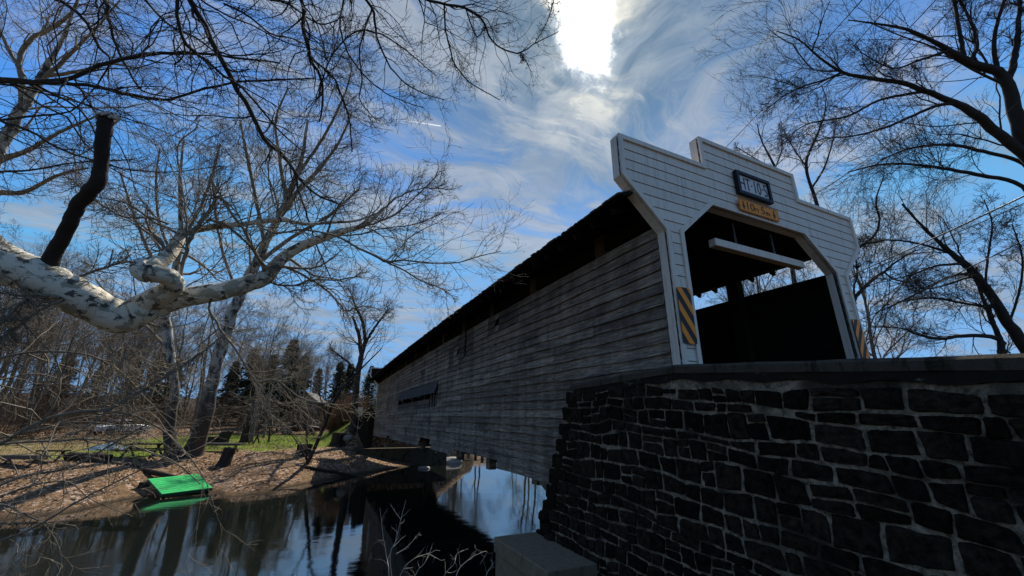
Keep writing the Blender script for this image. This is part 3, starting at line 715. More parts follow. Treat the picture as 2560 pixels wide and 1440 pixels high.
# coping in lengths
ce = [-12, -9.8, -7.7, -5.6, -3.75, -2.1, -.46, .82, 2.02]
for a, c_ in zip(ce, ce[1:]):
    b = MB(); n = 6; ysg = np.linspace(a+.004, c_-.004, n+1)
    for p, q in zip(ysg, ysg[1:]):
        w1, w2 = [.010*math.sin(k*7.1)+.006*math.sin(k*23) for k in (p, q)]
        pf = lambda y_, w_: [(XF-.055+w_, y_, ctop(y_)-.105), (XF+.46, y_, ctop(y_)-.105), (XF+.46, y_, ctop(y_)), (XF-.020+w_, y_, ctop(y_)+w_*.5), (XF-.057+w_, y_, ctop(y_)-.030+w_*.5)]
        b0 = len(b.V); b.V += [tuple(map(float, q_)) for q_ in pf(p, w1)+pf(q, w2)]
        b.F += [tuple(b0+z_ for z_ in f_) for f_ in ((0, 1, 2, 3, 4), (9, 8, 7, 6, 5), (1, 0, 5, 6), (2, 1, 6, 7), (3, 2, 7, 8), (4, 3, 8, 9), (0, 4, 9, 5))]
    b.go('coping', M_COPE, wall)
# stones
rs = random.Random(11)
stones = []
def rowz(k, y, base):           # wavy course line; upper courses dip with the ramp, lower ones run level
    f = np.clip((base+3.)/3., 0, 1); return base+f*.085*(y-.2)*(1 if y < 1 else .2)+.024*math.sin(y*1.9+k*2.1)+.018*math.sin(y*4.7+k*1.3)+.012*math.sin(y*11.+k*3.7)
bz = .05; k = 0
while bz > -4.75:
    h = rs.choice([.12, .14, .16, .18, .20, .24]); y = yend(bz-h/2)-.03; sl0 = 0
    while y > -4.4:
        ln = rs.uniform(.17, .42)
        if rs.random() < .12: ln = h*.95
        y1 = y-ln; sl1 = rs.uniform(-.02, .02); split = h > .17 and rs.random() < .2
        if split:                # two flat stones one over the other
            zm = bz-h*rs.uniform(.4, .6); stones.append((y1, y, zm, bz, k, sl1*.5, sl0*.5, 1)); stones.append((y1, y, bz-h, zm, k, sl1*.5, sl0*.5, 2))
        else: stones.append((y1, y, bz-h, bz, k, sl1, sl0, 0))
        y = y1; sl0 = sl1
    bz -= h; k += 1
def stone_mesh(y0, y1, zb0, zt0, k, s1, s0, sp=0):
    g = rs.uniform(.002, .008); NU, NW = 7, 6
    def top(y): return rowz(k, y, zt0) if sp != 2 else rowz(k, y, zt0)
    def bot(y): return rowz(k+1, y, zb0) if sp != 1 else rowz(k, y, zb0)
    c = [np.array([y0-s1+g, bot(y0)+g]), np.array([y1-s0-g, bot(y1)+g]), np.array([y1+s0-g, top(y1)-g]), np.array([y0+s1+g, top(y0)-g])]
    for q in c: q += np.array([rs.uniform(-.006, .006), rs.uniform(-.007, .007)])
    ctr = sum(c)/4; pr = rs.uniform(.026, .044); tl1, tl2 = rs.uniform(-.012, .012), rs.uniform(-.012, .012); rc = rs.uniform(.12, .5); V = []
    if min(c[1][0]-c[0][0], c[2][1]-c[1][1], c[3][1]-c[0][1]) < .03: return None
    for b_ in range(NW):
        for a_ in range(NU):
            u, w_ = a_/(NU-1), b_/(NW-1); p = (c[0]*(1-u)+c[1]*u)*(1-w_)+(c[3]*(1-u)+c[2]*u)*w_
            eu, ew = abs(2*u-1), abs(2*w_-1); edge = a_ in (0, NU-1) or b_ in (0, NW-1)
            cut = max(0, eu+ew-2+rc)*.5; p = p+(ctr-p)*cut*.62+np.array([rs.uniform(-.004, .004), rs.uniform(-.004, .004)])
            d = -.012 if edge else pr+tl1*(u-.5)*2+tl2*(w_-.5)*2+rs.uniform(-.008, .008)
            if not edge and (a_ in (1, NU-2) or b_ in (1, NW-2)): d -= .004; p = p+(p-ctr)*np.array([.30, .37])
            V.append((-d, p[0]-ctr[0], p[1]-ctr[1]))
    Fc = [(b_*NU+a_, b_*NU+a_+1, (b_+1)*NU+a_+1, (b_+1)*NU+a_)[::-1] for b_ in range(NW-1) for a_ in range(NU-1)]
    return V, Fc, (fx(ctr[0], ctr[1]), ctr[0], ctr[1])
def px_size(s):
    p = np.array([XF, (s[0]+s[1])/2, (s[2]+s[3])/2])-CAM; d = p@RM.T
    if d[2] < .3: return 0
    u, v = 1280+F*d[0]/d[2], 720-F*d[1]/d[2]
    if u < 1300 or u > 2700 or v > 1520: return 0
    return (s[1]-s[0])*(s[3]-s[2])/d[2]**2
stones.sort(key=lambda s: -px_size(s))
mb = MB()
for i, s in enumerate(stones):
    r_ = stone_mesh(*s)
    if r_ is None: continue
    V, Fc, loc = r_
    if i < 296:
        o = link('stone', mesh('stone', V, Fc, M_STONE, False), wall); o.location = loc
    else:
        b0 = len(mb.V); mb.V += [(a+loc[0], c_+loc[1], d+loc[2]) for a, c_, d in V]; mb.F += [tuple(q+b0 for q in f) for f in Fc]
# quoin stones along the river corner and footing cobbles
for k, z in enumerate(np.arange(-4.5, .0, .27)):
    for q in (0,):
        V, Fc, _ = stone_mesh(yend(z)-.28, yend(z)+.05+rs.uniform(-.02, .05), z, z+.27, 99, .0, .0) or ([], [], 0)
        if V:
            b0 = len(mb.V); mb.V += [(a+fx(0, z), c_+yend(z)-.12, d+z+.13) for a, c_, d in V]; mb.F += [tuple(q2+b0 for q2 in f) for f in Fc]
            # same stone turned onto the river face
            b0 = len(mb.V); mb.V += [(fx(0, z)+.14+c_*.9, yend(z)-.02-a, d+z+.13) for a, c_, d in V]; mb.F += [tuple(q2+b0 for q2 in f[::-1]) for f in Fc]
tag(mb.go('small_stones', M_STONE, wall, False), kind='stuff')
def rock(name, loc, size, mat, parent=None, seed=0, sub=3, zflat=1.):
    bm = bmesh.new(); bmesh.ops.create_icosphere(bm, subdivisions=sub, radius=1.); r = np.random.default_rng(seed); ph = r.uniform(0, 6, (5, 3))
    for v in bm.verts:
        c = np.array(v.co); d = 1+sum(.10/(j+1)*math.sin(c@(ph[j]+1)*(1.2+j*.9)+ph[j][0]) for j in range(5)); c = np.clip(c*d, -.82, .86); v.co = c*np.array(size)
    me = bpy.data.meshes.new(name); bm.to_mesh(me); bm.free(); me.materials.append(mat); me.shade_smooth(); o = link(name, me, parent); o.location = tuple(float(q) for q in loc); return o
for q, (u_, v_, sz) in enumerate(((1366, 1291, .2), (1372, 1322, .17), (1378, 1345, .16))):
    p = on(u_, v_, 0, XF-.08); rock('foot_stone', p, (.13, sz*.9, sz*.62), M_STONE, wall, q)
# concrete footing block beside the wall
bl = thing('footing_block', 'square concrete block footing at the water below the stone wall', 'concrete block', (-3.8, 2.5, -3.4))
A1, A2 = on(1243, 1342, 2, -2.42), on(1367, 1428, 2, -2.42)
b = MB(); yb2, ya2, xb = A1[1], A2[1], (A1[0]+A2[0])/2
b.box(xb, -2.9, ya2, yb2, -4.9, -2.66); o = b.go('block_base', M_CONC2, bl); o.location = (3.8, -2.5, 3.4)
b = MB(); b.box(xb-.03, -2.9, ya2-.03, yb2+.03, -2.655, -2.42); o = loose(b.go('block_cap', M_CONC2, bl), .012); o.location = (3.8, -2.5, 3.4)

# ------------------------------------------------------------------ far abutment
fa = thing('far_abutment', 'low concrete pier with a dark wing wall under the far end of the bridge', 'abutment', (0, 34.5, -4.2))
b = MB(); b.box(-3.9, 3.95, -.5, 3.5, -.6, 1.42); b.go('pier', M_COPE, fa)
b = MB(); b.prism([(-2.62, .5), (-2.62, 5.0), (-2.9, 5.15), (-5.2, 2.9), (-6.3, 2.0), (-6.3, .5)], lambda q: (q[0], 1.4-(q[0]+2.6)*.6*0+(-2.6-q[0])*.9, q[1]-.3), lambda q: (q[0], 1.9+(-2.6-q[0])*.9, q[1]-.3)); b.go('wing_wall', M_STONE, fa)
b = MB(); b.prism([(2.7, .5), (2.7, 4.8), (6.3, 2.4), (6.3, .5)], lambda q: (q[0], 1.4+(q[0]-2.6)*.9, q[1]-.3), lambda q: (q[0], 1.9+(q[0]-2.6)*.9, q[1]-.3)); b.go('wing_wall', M_STONE, fa)
b = MB(); b.box(-3.05, -2.55, .6, 1.5, 1.42, 4.55); b.go('pilaster', M_STONE, fa)
b = MB(); b.box(-2.5, 2.6, 2.2, 3.4, 1.42, 4.1); b.go('back_wall', M_STONE, fa)

# ------------------------------------------------------------------ branch growing (all in numpy)
def unit(v): return v/np.maximum(np.linalg.norm(v, axis=-1, keepdims=True), 1e-9)
def resample(pts, rad, n, rgg, jit=.0):
    pts = np.asarray(pts, float); rad = np.asarray(rad, float)
    k = len(pts); t = np.linspace(0, k-1, n); i = np.clip(t.astype(int), 0, k-2); f = (t-i)[:, None]
    p0, p1, p2, p3 = pts[np.maximum(i-1, 0)], pts[i], pts[i+1], pts[np.minimum(i+2, k-1)]
    q = .5*((2*p1)+(-p0+p2)*f+(2*p0-5*p1+4*p2-p3)*f**2+(-p0+3*p1-3*p2+p3)*f**3)
    r = np.interp(t, np.arange(k), rad)
    q[1:-1] += rgg.normal(0, 1, (n-2, 3))*r[1:-1, None]*jit
    return q, r
def spawn(par, prad, rgg, cnt, tr=(.15, 1.), lr=(.3, .6), ang=(.5, 1.1), trop=(0, 0, 0), wig=.18, m=5, rr=.55, tip=.3, rmin=.002, plen=None, bias=None):
    """children of B parent polylines (B,n,3): returns (K,m,3), (K,m)"""
    B, n, _ = par.shape; K = B*cnt; pi = np.repeat(np.arange(B), cnt)
    t = rgg.uniform(tr[0], tr[1], K); t = np.minimum(t, .999)*(n-1); i = np.minimum(t.astype(int), n-2); f = (t-i)[:, None]
    o = par[pi, i]*(1-f)+par[pi, i+1]*f; d = unit(par[pi, i+1]-par[pi, i]); pr = prad[pi, i]*(1-f[:, 0])+prad[pi, i+1]*f[:, 0]
    ref = rgg.normal(0, 1, (K, 3))
    if bias is not None: ref = ref+np.array(bias)
    side = unit(ref-d*np.sum(ref*d, -1, keepdims=True)); a = rgg.uniform(ang[0], ang[1], K)[:, None]
    cd_ = unit(d*np.cos(a)+side*np.sin(a))
    L0 = np.linalg.norm(np.diff(par, axis=1), axis=-1).sum(1) if plen is None else np.full(B, plen)
    ln = L0[pi]*rgg.uniform(lr[0], lr[1], K)*(1.15-.55*t/(n-1))
    r0 = np.maximum(np.minimum(pr*rr*rgg.uniform(.7, 1.05, K), pr*.92), rmin)
    out = np.zeros((K, m, 3)); out[:, 0] = o; st = (ln/(m-1))[:, None]; tp = np.array(trop)
    for j in range(1, m):
        cd_ = unit(cd_+rgg.normal(0, wig, (K, 3))+tp*(j/m)); out[:, j] = out[:, j-1]+cd_*st
    rad = np.maximum(r0[:, None]*np.linspace(1, tip, m)[None], rmin*.6)
    return out, rad
def tubes(sets, name, mat, sides_fn=None):
    VV, FF, base = [], [], 0
    for pts, rad, sd_ in sets:
        B, n, _ = pts.shape
        if B == 0: continue
        T_ = np.gradient(pts, axis=1); T_ = unit(T_); mean = unit(pts[:, -1]-pts[:, 0]+1e-6)
        ref = np.where(np.abs(mean[:, 2:3]) < .8, np.array([[0, 0, 1.]]), np.array([[1., 0.1, 0]]))[:, None, :]
        N = unit(np.cross(T_, ref)); Bn = np.cross(T_, N)
        a = np.arange(sd_)*2*PI/sd_
        V = pts[:, :, None, :]+rad[:, :, None, None]*(np.cos(a)[None, None, :, None]*N[:, :, None, :]+np.sin(a)[None, None, :, None]*Bn[:, :, None, :])
        VV.append(V.reshape(-1, 3))
        i = np.arange(B)[:, None, None]*n*sd_+np.arange(n-1)[None, :, None]*sd_; j = np.arange(sd_)[None, None, :]; j2 = (j+1) % sd_
        q = np.stack([i+j, i+j2, i+sd_+j2, i+sd_+j], -1).reshape(-1, 4)+base
        FF.append(q); base += B*n*sd_
    return npmesh(name, np.concatenate(VV), np.concatenate(FF), mat, True)
def one(pts, rad): return pts[None], rad[None]
def px_limb(tr, n, rgg, jit=.25):
    """tr: list of (u, v, width_px, depth) traced; gives a 3D limb at its real place"""
    pts = [P(u, v, d) for u, v, w_, d in tr]; rad = []
    for i, (u, v, w_, d) in enumerate(tr):
        a, c_ = tr[max(i-1, 0)], tr[min(i+1, len(tr)-1)]; dx, dy = c_[0]-a[0], c_[1]-a[1]; l_ = math.hypot(dx, dy)+1e-6
        rx, ry = (u-1280)/F, (v-720)/F; rd = (-dy*rx+dx*ry)/l_     # lens stretch across the limb
        rad.append(w_*.5*d/F/math.sqrt(1+rd*rd))
    return resample(pts, rad, n, rgg, jit)
def rough(pts, rad, rgg, n2, amp=.06):
    return pts, rad*(1+rgg.normal(0, amp, rad.shape))

# ---------------- big pale sycamore whose limb crosses the frame at camera height
r1 = np.random.default_rng(21)
syc = thing('sycamore_tree', 'pale mottled sycamore leaning over the river with a dark broken stub on its heavy limb', 'tree', (-15.6, -1.8, -3.0))
SO = np.array(syc.location)
def addto(par, name, me, kind=None, org=None):
    me.transform(Matrix.Translation(-Vector(org if org is not None else par.location))); o = link(name, me, par)
    if kind: o['kind'] = kind
    return o
limb = px_limb([(-620, 420, 130, 4.2), (-330, 520, 125, 4.4), (-120, 590, 118, 4.6), (0, 655, 108, 4.8), (90, 690, 96, 4.95), (170, 730, 96, 5.1), (245, 768, 88, 5.3), (300, 795, 82, 5.45),
                (350, 778, 72, 5.6), (400, 757, 62, 5.75), (470, 742, 50, 5.9), (560, 727, 44, 6.1), (640, 702, 42, 6.3), (668, 690, 40, 6.4), (700, 652, 31, 6.6), (745, 620, 26, 6.75), (800, 597, 22, 6.9), (862, 577, 17, 7.1), (915, 560, 12, 7.3), (960, 520, 8, 7.5)], 110, r1, .03)
elbow_up = px_limb([(335, 775, 62, 5.6), (385, 748, 60, 5.6), (428, 722, 54, 5.55), (432, 700, 48, 5.45), (405, 686, 46, 5.35), (365, 683, 48, 5.25), (346, 668, 44, 5.3), (385, 662, 42, 5.5), (415, 645, 38, 5.65), (436, 618, 36, 5.8), (450, 592, 30, 5.9), (458, 574, 24, 5.95)], 60, r1, .03)
arm2 = px_limb([(448, 588, 20, 5.9), (490, 575, 17, 6.), (545, 566, 17, 6.1), (610, 560, 13, 6.2), (660, 553, 13, 6.3), (715, 549, 15, 6.4), (722, 556, 6, 6.4)], 30, r1, .05)
arm2b = px_limb([(715, 550, 9, 6.4), (760, 560, 8, 6.5), (830, 556, 7, 6.6), (890, 552, 6, 6.8), (950, 530, 4, 7.)], 20, r1, .1)
stub = px_limb([(122, 662, 54, 5.0), (135, 632, 48, 5.0), (160, 590, 45, 4.98), (180, 545, 45, 4.95), (196, 512, 44, 4.93), (226, 478, 46, 4.9), (246, 450, 48, 4.9), (250, 420, 44, 4.9), (255, 380, 42, 4.88), (260, 330, 46, 4.85), (263, 305, 47, 4.85), (266, 293, 40, 4.85)], 46, r1, .05)
trunk = resample([(-15.6, -1.8, -3.4), (-15.4, -1.6, -2.4), (-14.9, -1.2, -1.3), (-14.1, -.6, -.2), tuple(P(-1100, 330, 4.3))], [.75, .62, .55, .5, .42], 30, r1, .02)
join = resample([trunk[0][-1], P(-800, 380, 4.2), limb[0][0], limb[0][2]], [.40, .34, limb[1][0], limb[1][2]], 12, r1, .0)
addto(syc, 'trunk', tubes([(*one(*trunk), 14)], 'trunk', M_SYC))
addto(syc, 'limb', tubes([(*one(*rough(*join, r1, 0, .02)), 18), (*one(*rough(*limb, r1, 0, .016)), 18), (*one(*rough(*elbow_up, r1, 0, .015)), 16), (*one(*arm2), 8), (*one(*arm2b), 6)], 'limb', M_SYC))
so_ = addto(syc, 'broken_stub', tubes([(*one(*rough(*stub, r1, 0, .018)), 12)], 'broken_stub', M_STUB)); so_['label'] = 'dark dead upright stub with a pale torn end'
# torn pale end
b = MB(); c0 = P(262, 293, 4.85)
for k in range(8):
    a = k/8*2*PI; rr_ = .085; q = c0+np.array([math.cos(a)*rr_, math.sin(a)*rr_, -.03]); top = c0+np.array([math.cos(a)*rr_*.6+.05+.03*(k % 2), math.sin(a)*.05, .03+.035*((k*3) % 4)/3])
    b.beam(q, top, .035, .02)
tip_ = P(295, 298, 4.85); b.beam(c0+np.array([0, 0, .03]), tip_, .035, .03)
to = b.go('torn_end', M_PALEB, so_); to.location = tuple(-np.array(syc.location)); 
TW = []  # traced secondary boughs of this tree: (u,v,w,d)
S2 = [
 [(448, 700, 9, 5.6), (462, 640, 12, 5.7), (478, 590, 11, 5.8), (505, 548, 9, 5.9), (540, 500, 11, 6.), (548, 492, 12, 6.)],
 [(468, 610, 7, 5.7), (466, 530, 6, 5.9), (455, 470, 6, 6.1), (445, 400, 5, 6.3), (447, 358, 5, 6.4), (485, 325, 4, 6.5), (500, 300, 3, 6.6)],
 [(505, 548, 6, 5.9), (560, 560, 6, 6.), (620, 610, 5, 6.1), (650, 650, 5, 6.2), (690, 690, 4, 6.3)],
 [(420, 560, 6, 5.8), (380, 545, 5, 5.6), (330, 545, 5, 5.5), (290, 535, 4, 5.4), (240, 500, 4, 5.3), (200, 450, 3, 5.2)],
 [(640, 560, 5, 6.2), (690, 585, 5, 6.3), (760, 575, 4, 6.4), (840, 590, 5, 6.6), (880, 612, 5, 6.7), (940, 640, 6, 6.9), (968, 656, 8, 7.), (1000, 650, 4, 7.1), (1060, 657, 4, 7.2), (1140, 657, 3, 7.4), (1200, 640, 2.5, 7.6), (1252, 628, 2, 7.8)],
 [(840, 590, 4, 6.6), (900, 585, 4, 6.8), (960, 570, 3, 7.), (1040, 560, 3, 7.2), (1110, 530, 2, 7.4)],
 [(968, 656, 5, 7.), (1010, 675, 4, 7.1), (1050, 700, 4, 7.2), (1100, 720, 3, 7.3), (1125, 738, 2, 7.4)],
 [(862, 577, 6, 7.1), (930, 560, 5, 7.3), (990, 535, 4, 7.5), (1040, 490, 3, 7.7), (1090, 440, 2.5, 7.9), (1095, 400, 2, 8.)],
 [(960, 520, 5, 7.5), (1000, 490, 4, 7.7), (1060, 470, 3, 7.9), (1120, 475, 2, 8.)],
 [(700, 660, 8, 6.6), (760, 690, 6, 6.7), (810, 720, 5, 6.8), (850, 760, 5, 6.9), (865, 778, 4, 6.9), (910, 765, 3, 7.), (960, 778, 2, 7.1)],
 [(650, 695, 6, 6.4), (720, 715, 5, 6.5), (780, 700, 4, 6.7), (840, 700, 4, 6.8), (900, 690, 3, 6.9)],
 [(525, 742, 9, 6.), (522, 775, 8, 5.95), (540, 800, 7, 5.9), (560, 835, 7, 5.85), (585, 870, 6, 5.8), (620, 920, 5, 5.8), (645, 955, 5, 5.8), (680, 948, 5, 5.8), (712, 965, 4, 5.9), (760, 1000, 4, 6.), (830, 1010, 3, 6.1)],
 [(645, 955, 4, 5.8), (650, 1000, 4, 5.75), (668, 1030, 4, 5.7), (720, 1070, 3, 5.7), (760, 1120, 2.5, 5.7)],
 [(560, 835, 5, 5.85), (520, 870, 4, 5.7), (470, 905, 5, 5.6), (400, 950, 6, 5.4), (340, 985, 7, 5.2), (265, 1025, 8, 5.)],
 [(200, 690, 7, 5.1), (260, 670, 6, 5.2), (310, 655, 5, 5.4), (360, 655, 4, 5.5)],
 [(150, 745, 9, 4.9), (90, 735, 9, 4.8), (60, 750, 8, 4.7), (20, 790, 9, 4.6), (-40, 850, 10, 4.5)],
 [(160, 750, 7, 4.9), (110, 770, 7, 4.8), (50, 810, 7, 4.7), (0, 850, 7, 4.6)],
 [(307, 822, 4, 5.4), (306, 880, 3, 5.3), (310, 950, 2.6, 5.2), (306, 1010, 2.2, 5.1), (312, 1090, 1.8, 5.)],
]
pr_b = []
for tr in S2: pr_b.append(px_limb(tr, 24, r1, .35))
B0 = np.stack([q[0] for q in pr_b]); R0 = np.stack([q[1] for q in pr_b])
lb = [resample(limb[0][55:], limb[1][55:], 24, r1), resample(arm2[0], arm2[1], 24, r1), resample(elbow_up[0][30:], elbow_up[1][30:], 24, r1)]
LB = np.stack([q[0] for q in lb]); LR_ = np.stack([q[1] for q in lb])
k1 = spawn(LB, LR_, r1, 7, (.2, 1), (.35, .8), (.6, 1.3), (0, 0, .06), .22, 9, .32, .3, .004, plen=2.2)
k2 = spawn(B0, R0, r1, 28, (.1, 1.), (.22, .6), (.4, 1.1), (.02, 0, .10), .22, 8, .55, .3, .004)
k2b = spawn(k1[0], k1[1], r1, 7, (.2, 1.), (.35, .7), (.4, 1.), (0, 0, .06), .2, 7, .6, .3, .003)
k3 = spawn(np.concatenate([k2[0][:, :7], k2b[0]]), np.concatenate([k2[1][:, :7], k2b[1]]), r1, 6, (.2, 1.), (.35, .7), (.4, 1.), (0, 0, .10), .22, 5, .7, .4, .0034)
k4 = spawn(k3[0], k3[1], r1, 2, (.3, 1.), (.35, .6), (.4, 1.), (0, 0, .10), .2, 4, .8, .5, .003)
addto(syc, 'branches', tubes([(B0, R0, 6), (*k1, 5), (*k2, 4), (*k2b, 4)], 'branches', M_SYCB))
tag(addto(syc, 'twigs', tubes([(*k3, 3), (*k4, 3)], 'twigs', M_SYCB)), kind='stuff')

# ---------------- boughs that hang into the frame from a tree rooted behind the camera
r2_ = np.random.default_rng(33)
ov = thing('overhanging_tree', 'dark bare boughs reaching down into view from above', 'tree', (-10.8, -7.2, -2.1))
hub = np.array([-10.2, -6.4, 6.5])
S3 = [
 [(-420, 190, 22, 7.), (-200, 205, 20, 7.), (0, 203, 17, 7.), (100, 206, 15, 7.1), (180, 190, 13, 7.2), (260, 160, 12, 7.3), (340, 142, 11, 7.4), (420, 132, 9, 7.5), (500, 135, 7, 7.6), (600, 145, 6, 7.8), (700, 158, 4, 8.)],
 [(100, 206, 11, 7.1), (180, 208, 9, 7.1), (260, 222, 9, 7.2), (330, 238, 8, 7.3), (395, 249, 8, 7.4), (440, 244, 7, 7.5), (500, 225, 7, 7.6), (600, 205, 6, 7.7), (700, 200, 5, 7.9), (790, 195, 3, 8.)],
 [(440, -160, 17, 6.4), (455, -60, 16, 6.5), (475, 5, 15, 6.6), (520, 75, 14, 6.7), (560, 160, 13, 6.8), (600, 240, 12, 6.9), (635, 300, 11, 7.), (655, 340, 11, 7.05), (690, 375, 9, 7.1), (735, 425, 8, 7.2), (760, 460, 7, 7.3), (800, 490, 5, 7.4), (860, 515, 4, 7.6)],
 [(735, 425, 6, 7.2), (748, 480, 6, 7.3), (775, 560, 5, 7.4), (790, 610, 4, 7.5), (830, 700, 3, 7.6)],
 [(420, -140, 12, 6.2), (446, -40, 11, 6.3), (443, 50, 10, 6.4), (462, 105, 8, 6.5), (500, 140, 7, 6.6), (560, 190, 6, 6.7), (600, 215, 5, 6.8), (655, 275, 5, 6.9), (700, 330, 4, 7.), (760, 380, 3, 7.2)],
 [(460, 105, 5, 6.5), (458, 140, 4, 6.5), (438, 160, 5, 6.5)],
 [(700, -140, 12, 7.), (740, -60, 11, 7.1), (755, 0, 10, 7.2), (763, 80, 10, 7.3), (775, 145, 10, 7.4), (798, 185, 7, 7.5), (808, 235, 6, 7.6), (798, 305, 4, 7.7)],
 [(775, 145, 5, 7.4), (830, 190, 5, 7.5), (862, 260, 5, 7.6), (875, 310, 4, 7.7), (880, 380, 3, 7.8)],
 [(798, 235, 4, 7.6), (815, 170, 4, 7.5), (850, 112, 5, 7.5), (900, 75, 5, 7.5), (960, 90, 4, 7.6), (1020, 130, 3, 7.7), (1090, 190, 2, 7.9)],
 [(800, -120, 8, 6.8), (870, -40, 7, 6.9), (930, 20, 7, 7.), (945, 100, 5, 7.1), (985, 180, 4, 7.3), (1040, 225, 3, 7.4), (1110, 250, 2, 7.6)],
 [(930, 20, 5, 7.), (900, 120, 4, 7.1), (905, 200, 4, 7.2), (900, 250, 3, 7.3), (940, 300, 2, 7.4)],
 [(870, -40, 5, 6.9), (850, 60, 5, 7.), (880, 150, 4, 7.1), (960, 230, 3, 7.3), (1060, 270, 2, 7.5)],
 [(960, -100, 8, 7.4), (1050, -10, 8, 7.5), (1110, 10, 7, 7.6), (1165, 22, 7, 7.7), (1205, 50, 6, 7.8), (1222, 90, 5, 7.9), (1255, 122, 4, 8.), (1300, 132, 4, 8.1), (1335, 110, 3, 8.2), (1395, 80, 2, 8.4)],
 [(1110, 10, 5, 7.6), (1112, 60, 4, 7.7), (1122, 110, 4, 7.8), (1140, 165, 4, 7.9), (1180, 210, 3, 8.), (1250, 250, 2, 8.1)],
 [(1300, 132, 3, 8.1), (1310, 145, 2, 8.1), (1322, 165, 2, 8.1)],
 [(1335, 110, 2.5, 8.2), (1365, 60, 2, 8.3), (1385, 0, 2, 8.4)],
 [(1165, 22, 4, 7.7), (1190, 90, 3, 7.8), (1215, 70, 2, 7.9), (1275, 55, 2, 8.)],
 [(100, -140, 14, 7.5), (200, -60, 12, 7.6), (262, 0, 10, 7.7), (275, 60, 8, 7.8), (292, 120, 7, 7.9), (330, 190, 5, 8.), (362, 230, 4, 8.1), (440, 245, 3, 8.2)],
 [(262, 0, 7, 7.7), (330, -30, 6, 7.8), (420, 60, 5, 7.9), (500, 100, 4, 8.), (590, 180, 3, 8.2)],
 [(0, -60, 9, 7.2), (180, 20, 8, 7.3), (250, 120, 7, 7.4), (275, 150, 6, 7.4), (240, 215, 5, 7.4), (180, 275, 5, 7.3), (90, 290, 6, 7.2), (-60, 305, 8, 7.)],
 [(-160, 250, 9, 6.2), (0, 300, 7, 6.3), (80, 330, 6, 6.4), (170, 380, 5, 6.5), (300, 420, 4, 6.7), (420, 430, 3, 6.9), (560, 415, 2.5, 7.1)],
 [(-160, 440, 8, 6.2), (0, 430, 6, 6.4), (80, 425, 5, 6.5), (200, 405, 4, 6.7), (330, 400, 3, 6.9)],
 [(560, -140, 9, 7.2), (640, -20, 7, 7.3), (720, 10, 5, 7.4), (800, 60, 4, 7.5), (860, 40, 3, 7.6)],
 [(560, 10, 6, 7.), (620, 40, 5, 7.1), (680, 85, 4, 7.2), (740, 100, 3, 7.4), (820, 150, 2.5, 7.5)],
]
q = [px_limb(tr, 26, r2_, .35) for tr in S3]
B0 = np.stack([a for a, _ in q]); R0 = np.stack([a for _, a in q])
# off-frame connections back to the trunk
con = []
for pts, rad in q:
    u_, v_ = 0, 0; d = (pts[0]-CAM)@RM.T; v0 = 720-F*d[1]/d[2]; u0 = 1280+F*d[0]/d[2]
    if v0 < -20 or u0 < -20:
        mid = (pts[0]+hub)/2+np.array([0, 0, .8]); con.append(resample([hub+r2_.normal(0, .2, 3), mid, pts[0], pts[1]], [rad[0]*2.2, rad[0]*1.6, rad[0], rad[1]], 12, r2_, .1))
CB_ = np.stack([a for a, _ in con]); CR_ = np.stack([a for _, a in con])
k2 = spawn(B0, R0, r2_, 26, (.05, 1.), (.16, .5), (.4, 1.2), (.03, 0, -.03), .24, 9, .5, .3, .003)
k3 = spawn(k2[0], k2[1], r2_, 4, (.15, 1.), (.35, .7), (.35, 1.), (0, 0, .04), .19, 6, .65, .35, .0036)
k4 = spawn(k3[0], k3[1], r2_, 2, (.25, 1.), (.3, .6), (.4, 1.1), (0, 0, .06), .2, 4, .8, .5, .0032)
tk = resample([(-10.8, -7.2, -2.4), (-10.7, -7., 0.), (-10.4, -6.7, 3.), hub, hub+np.array([.3, .5, 3.5])], [.5, .4, .34, .28, .12], 30, r2_, .03)
addto(ov, 'trunk', tubes([(*one(*tk), 12)], 'trunk', M_BARK))
addto(ov, 'branches', tubes([(B0, R0, 7), (CB_, CR_, 7), (*k2, 4)], 'branches', M_BARK))
tag(addto(ov, 'twigs', tubes([(*k3, 3), (*k4, 3)], 'twigs', M_BARK)), kind='stuff')

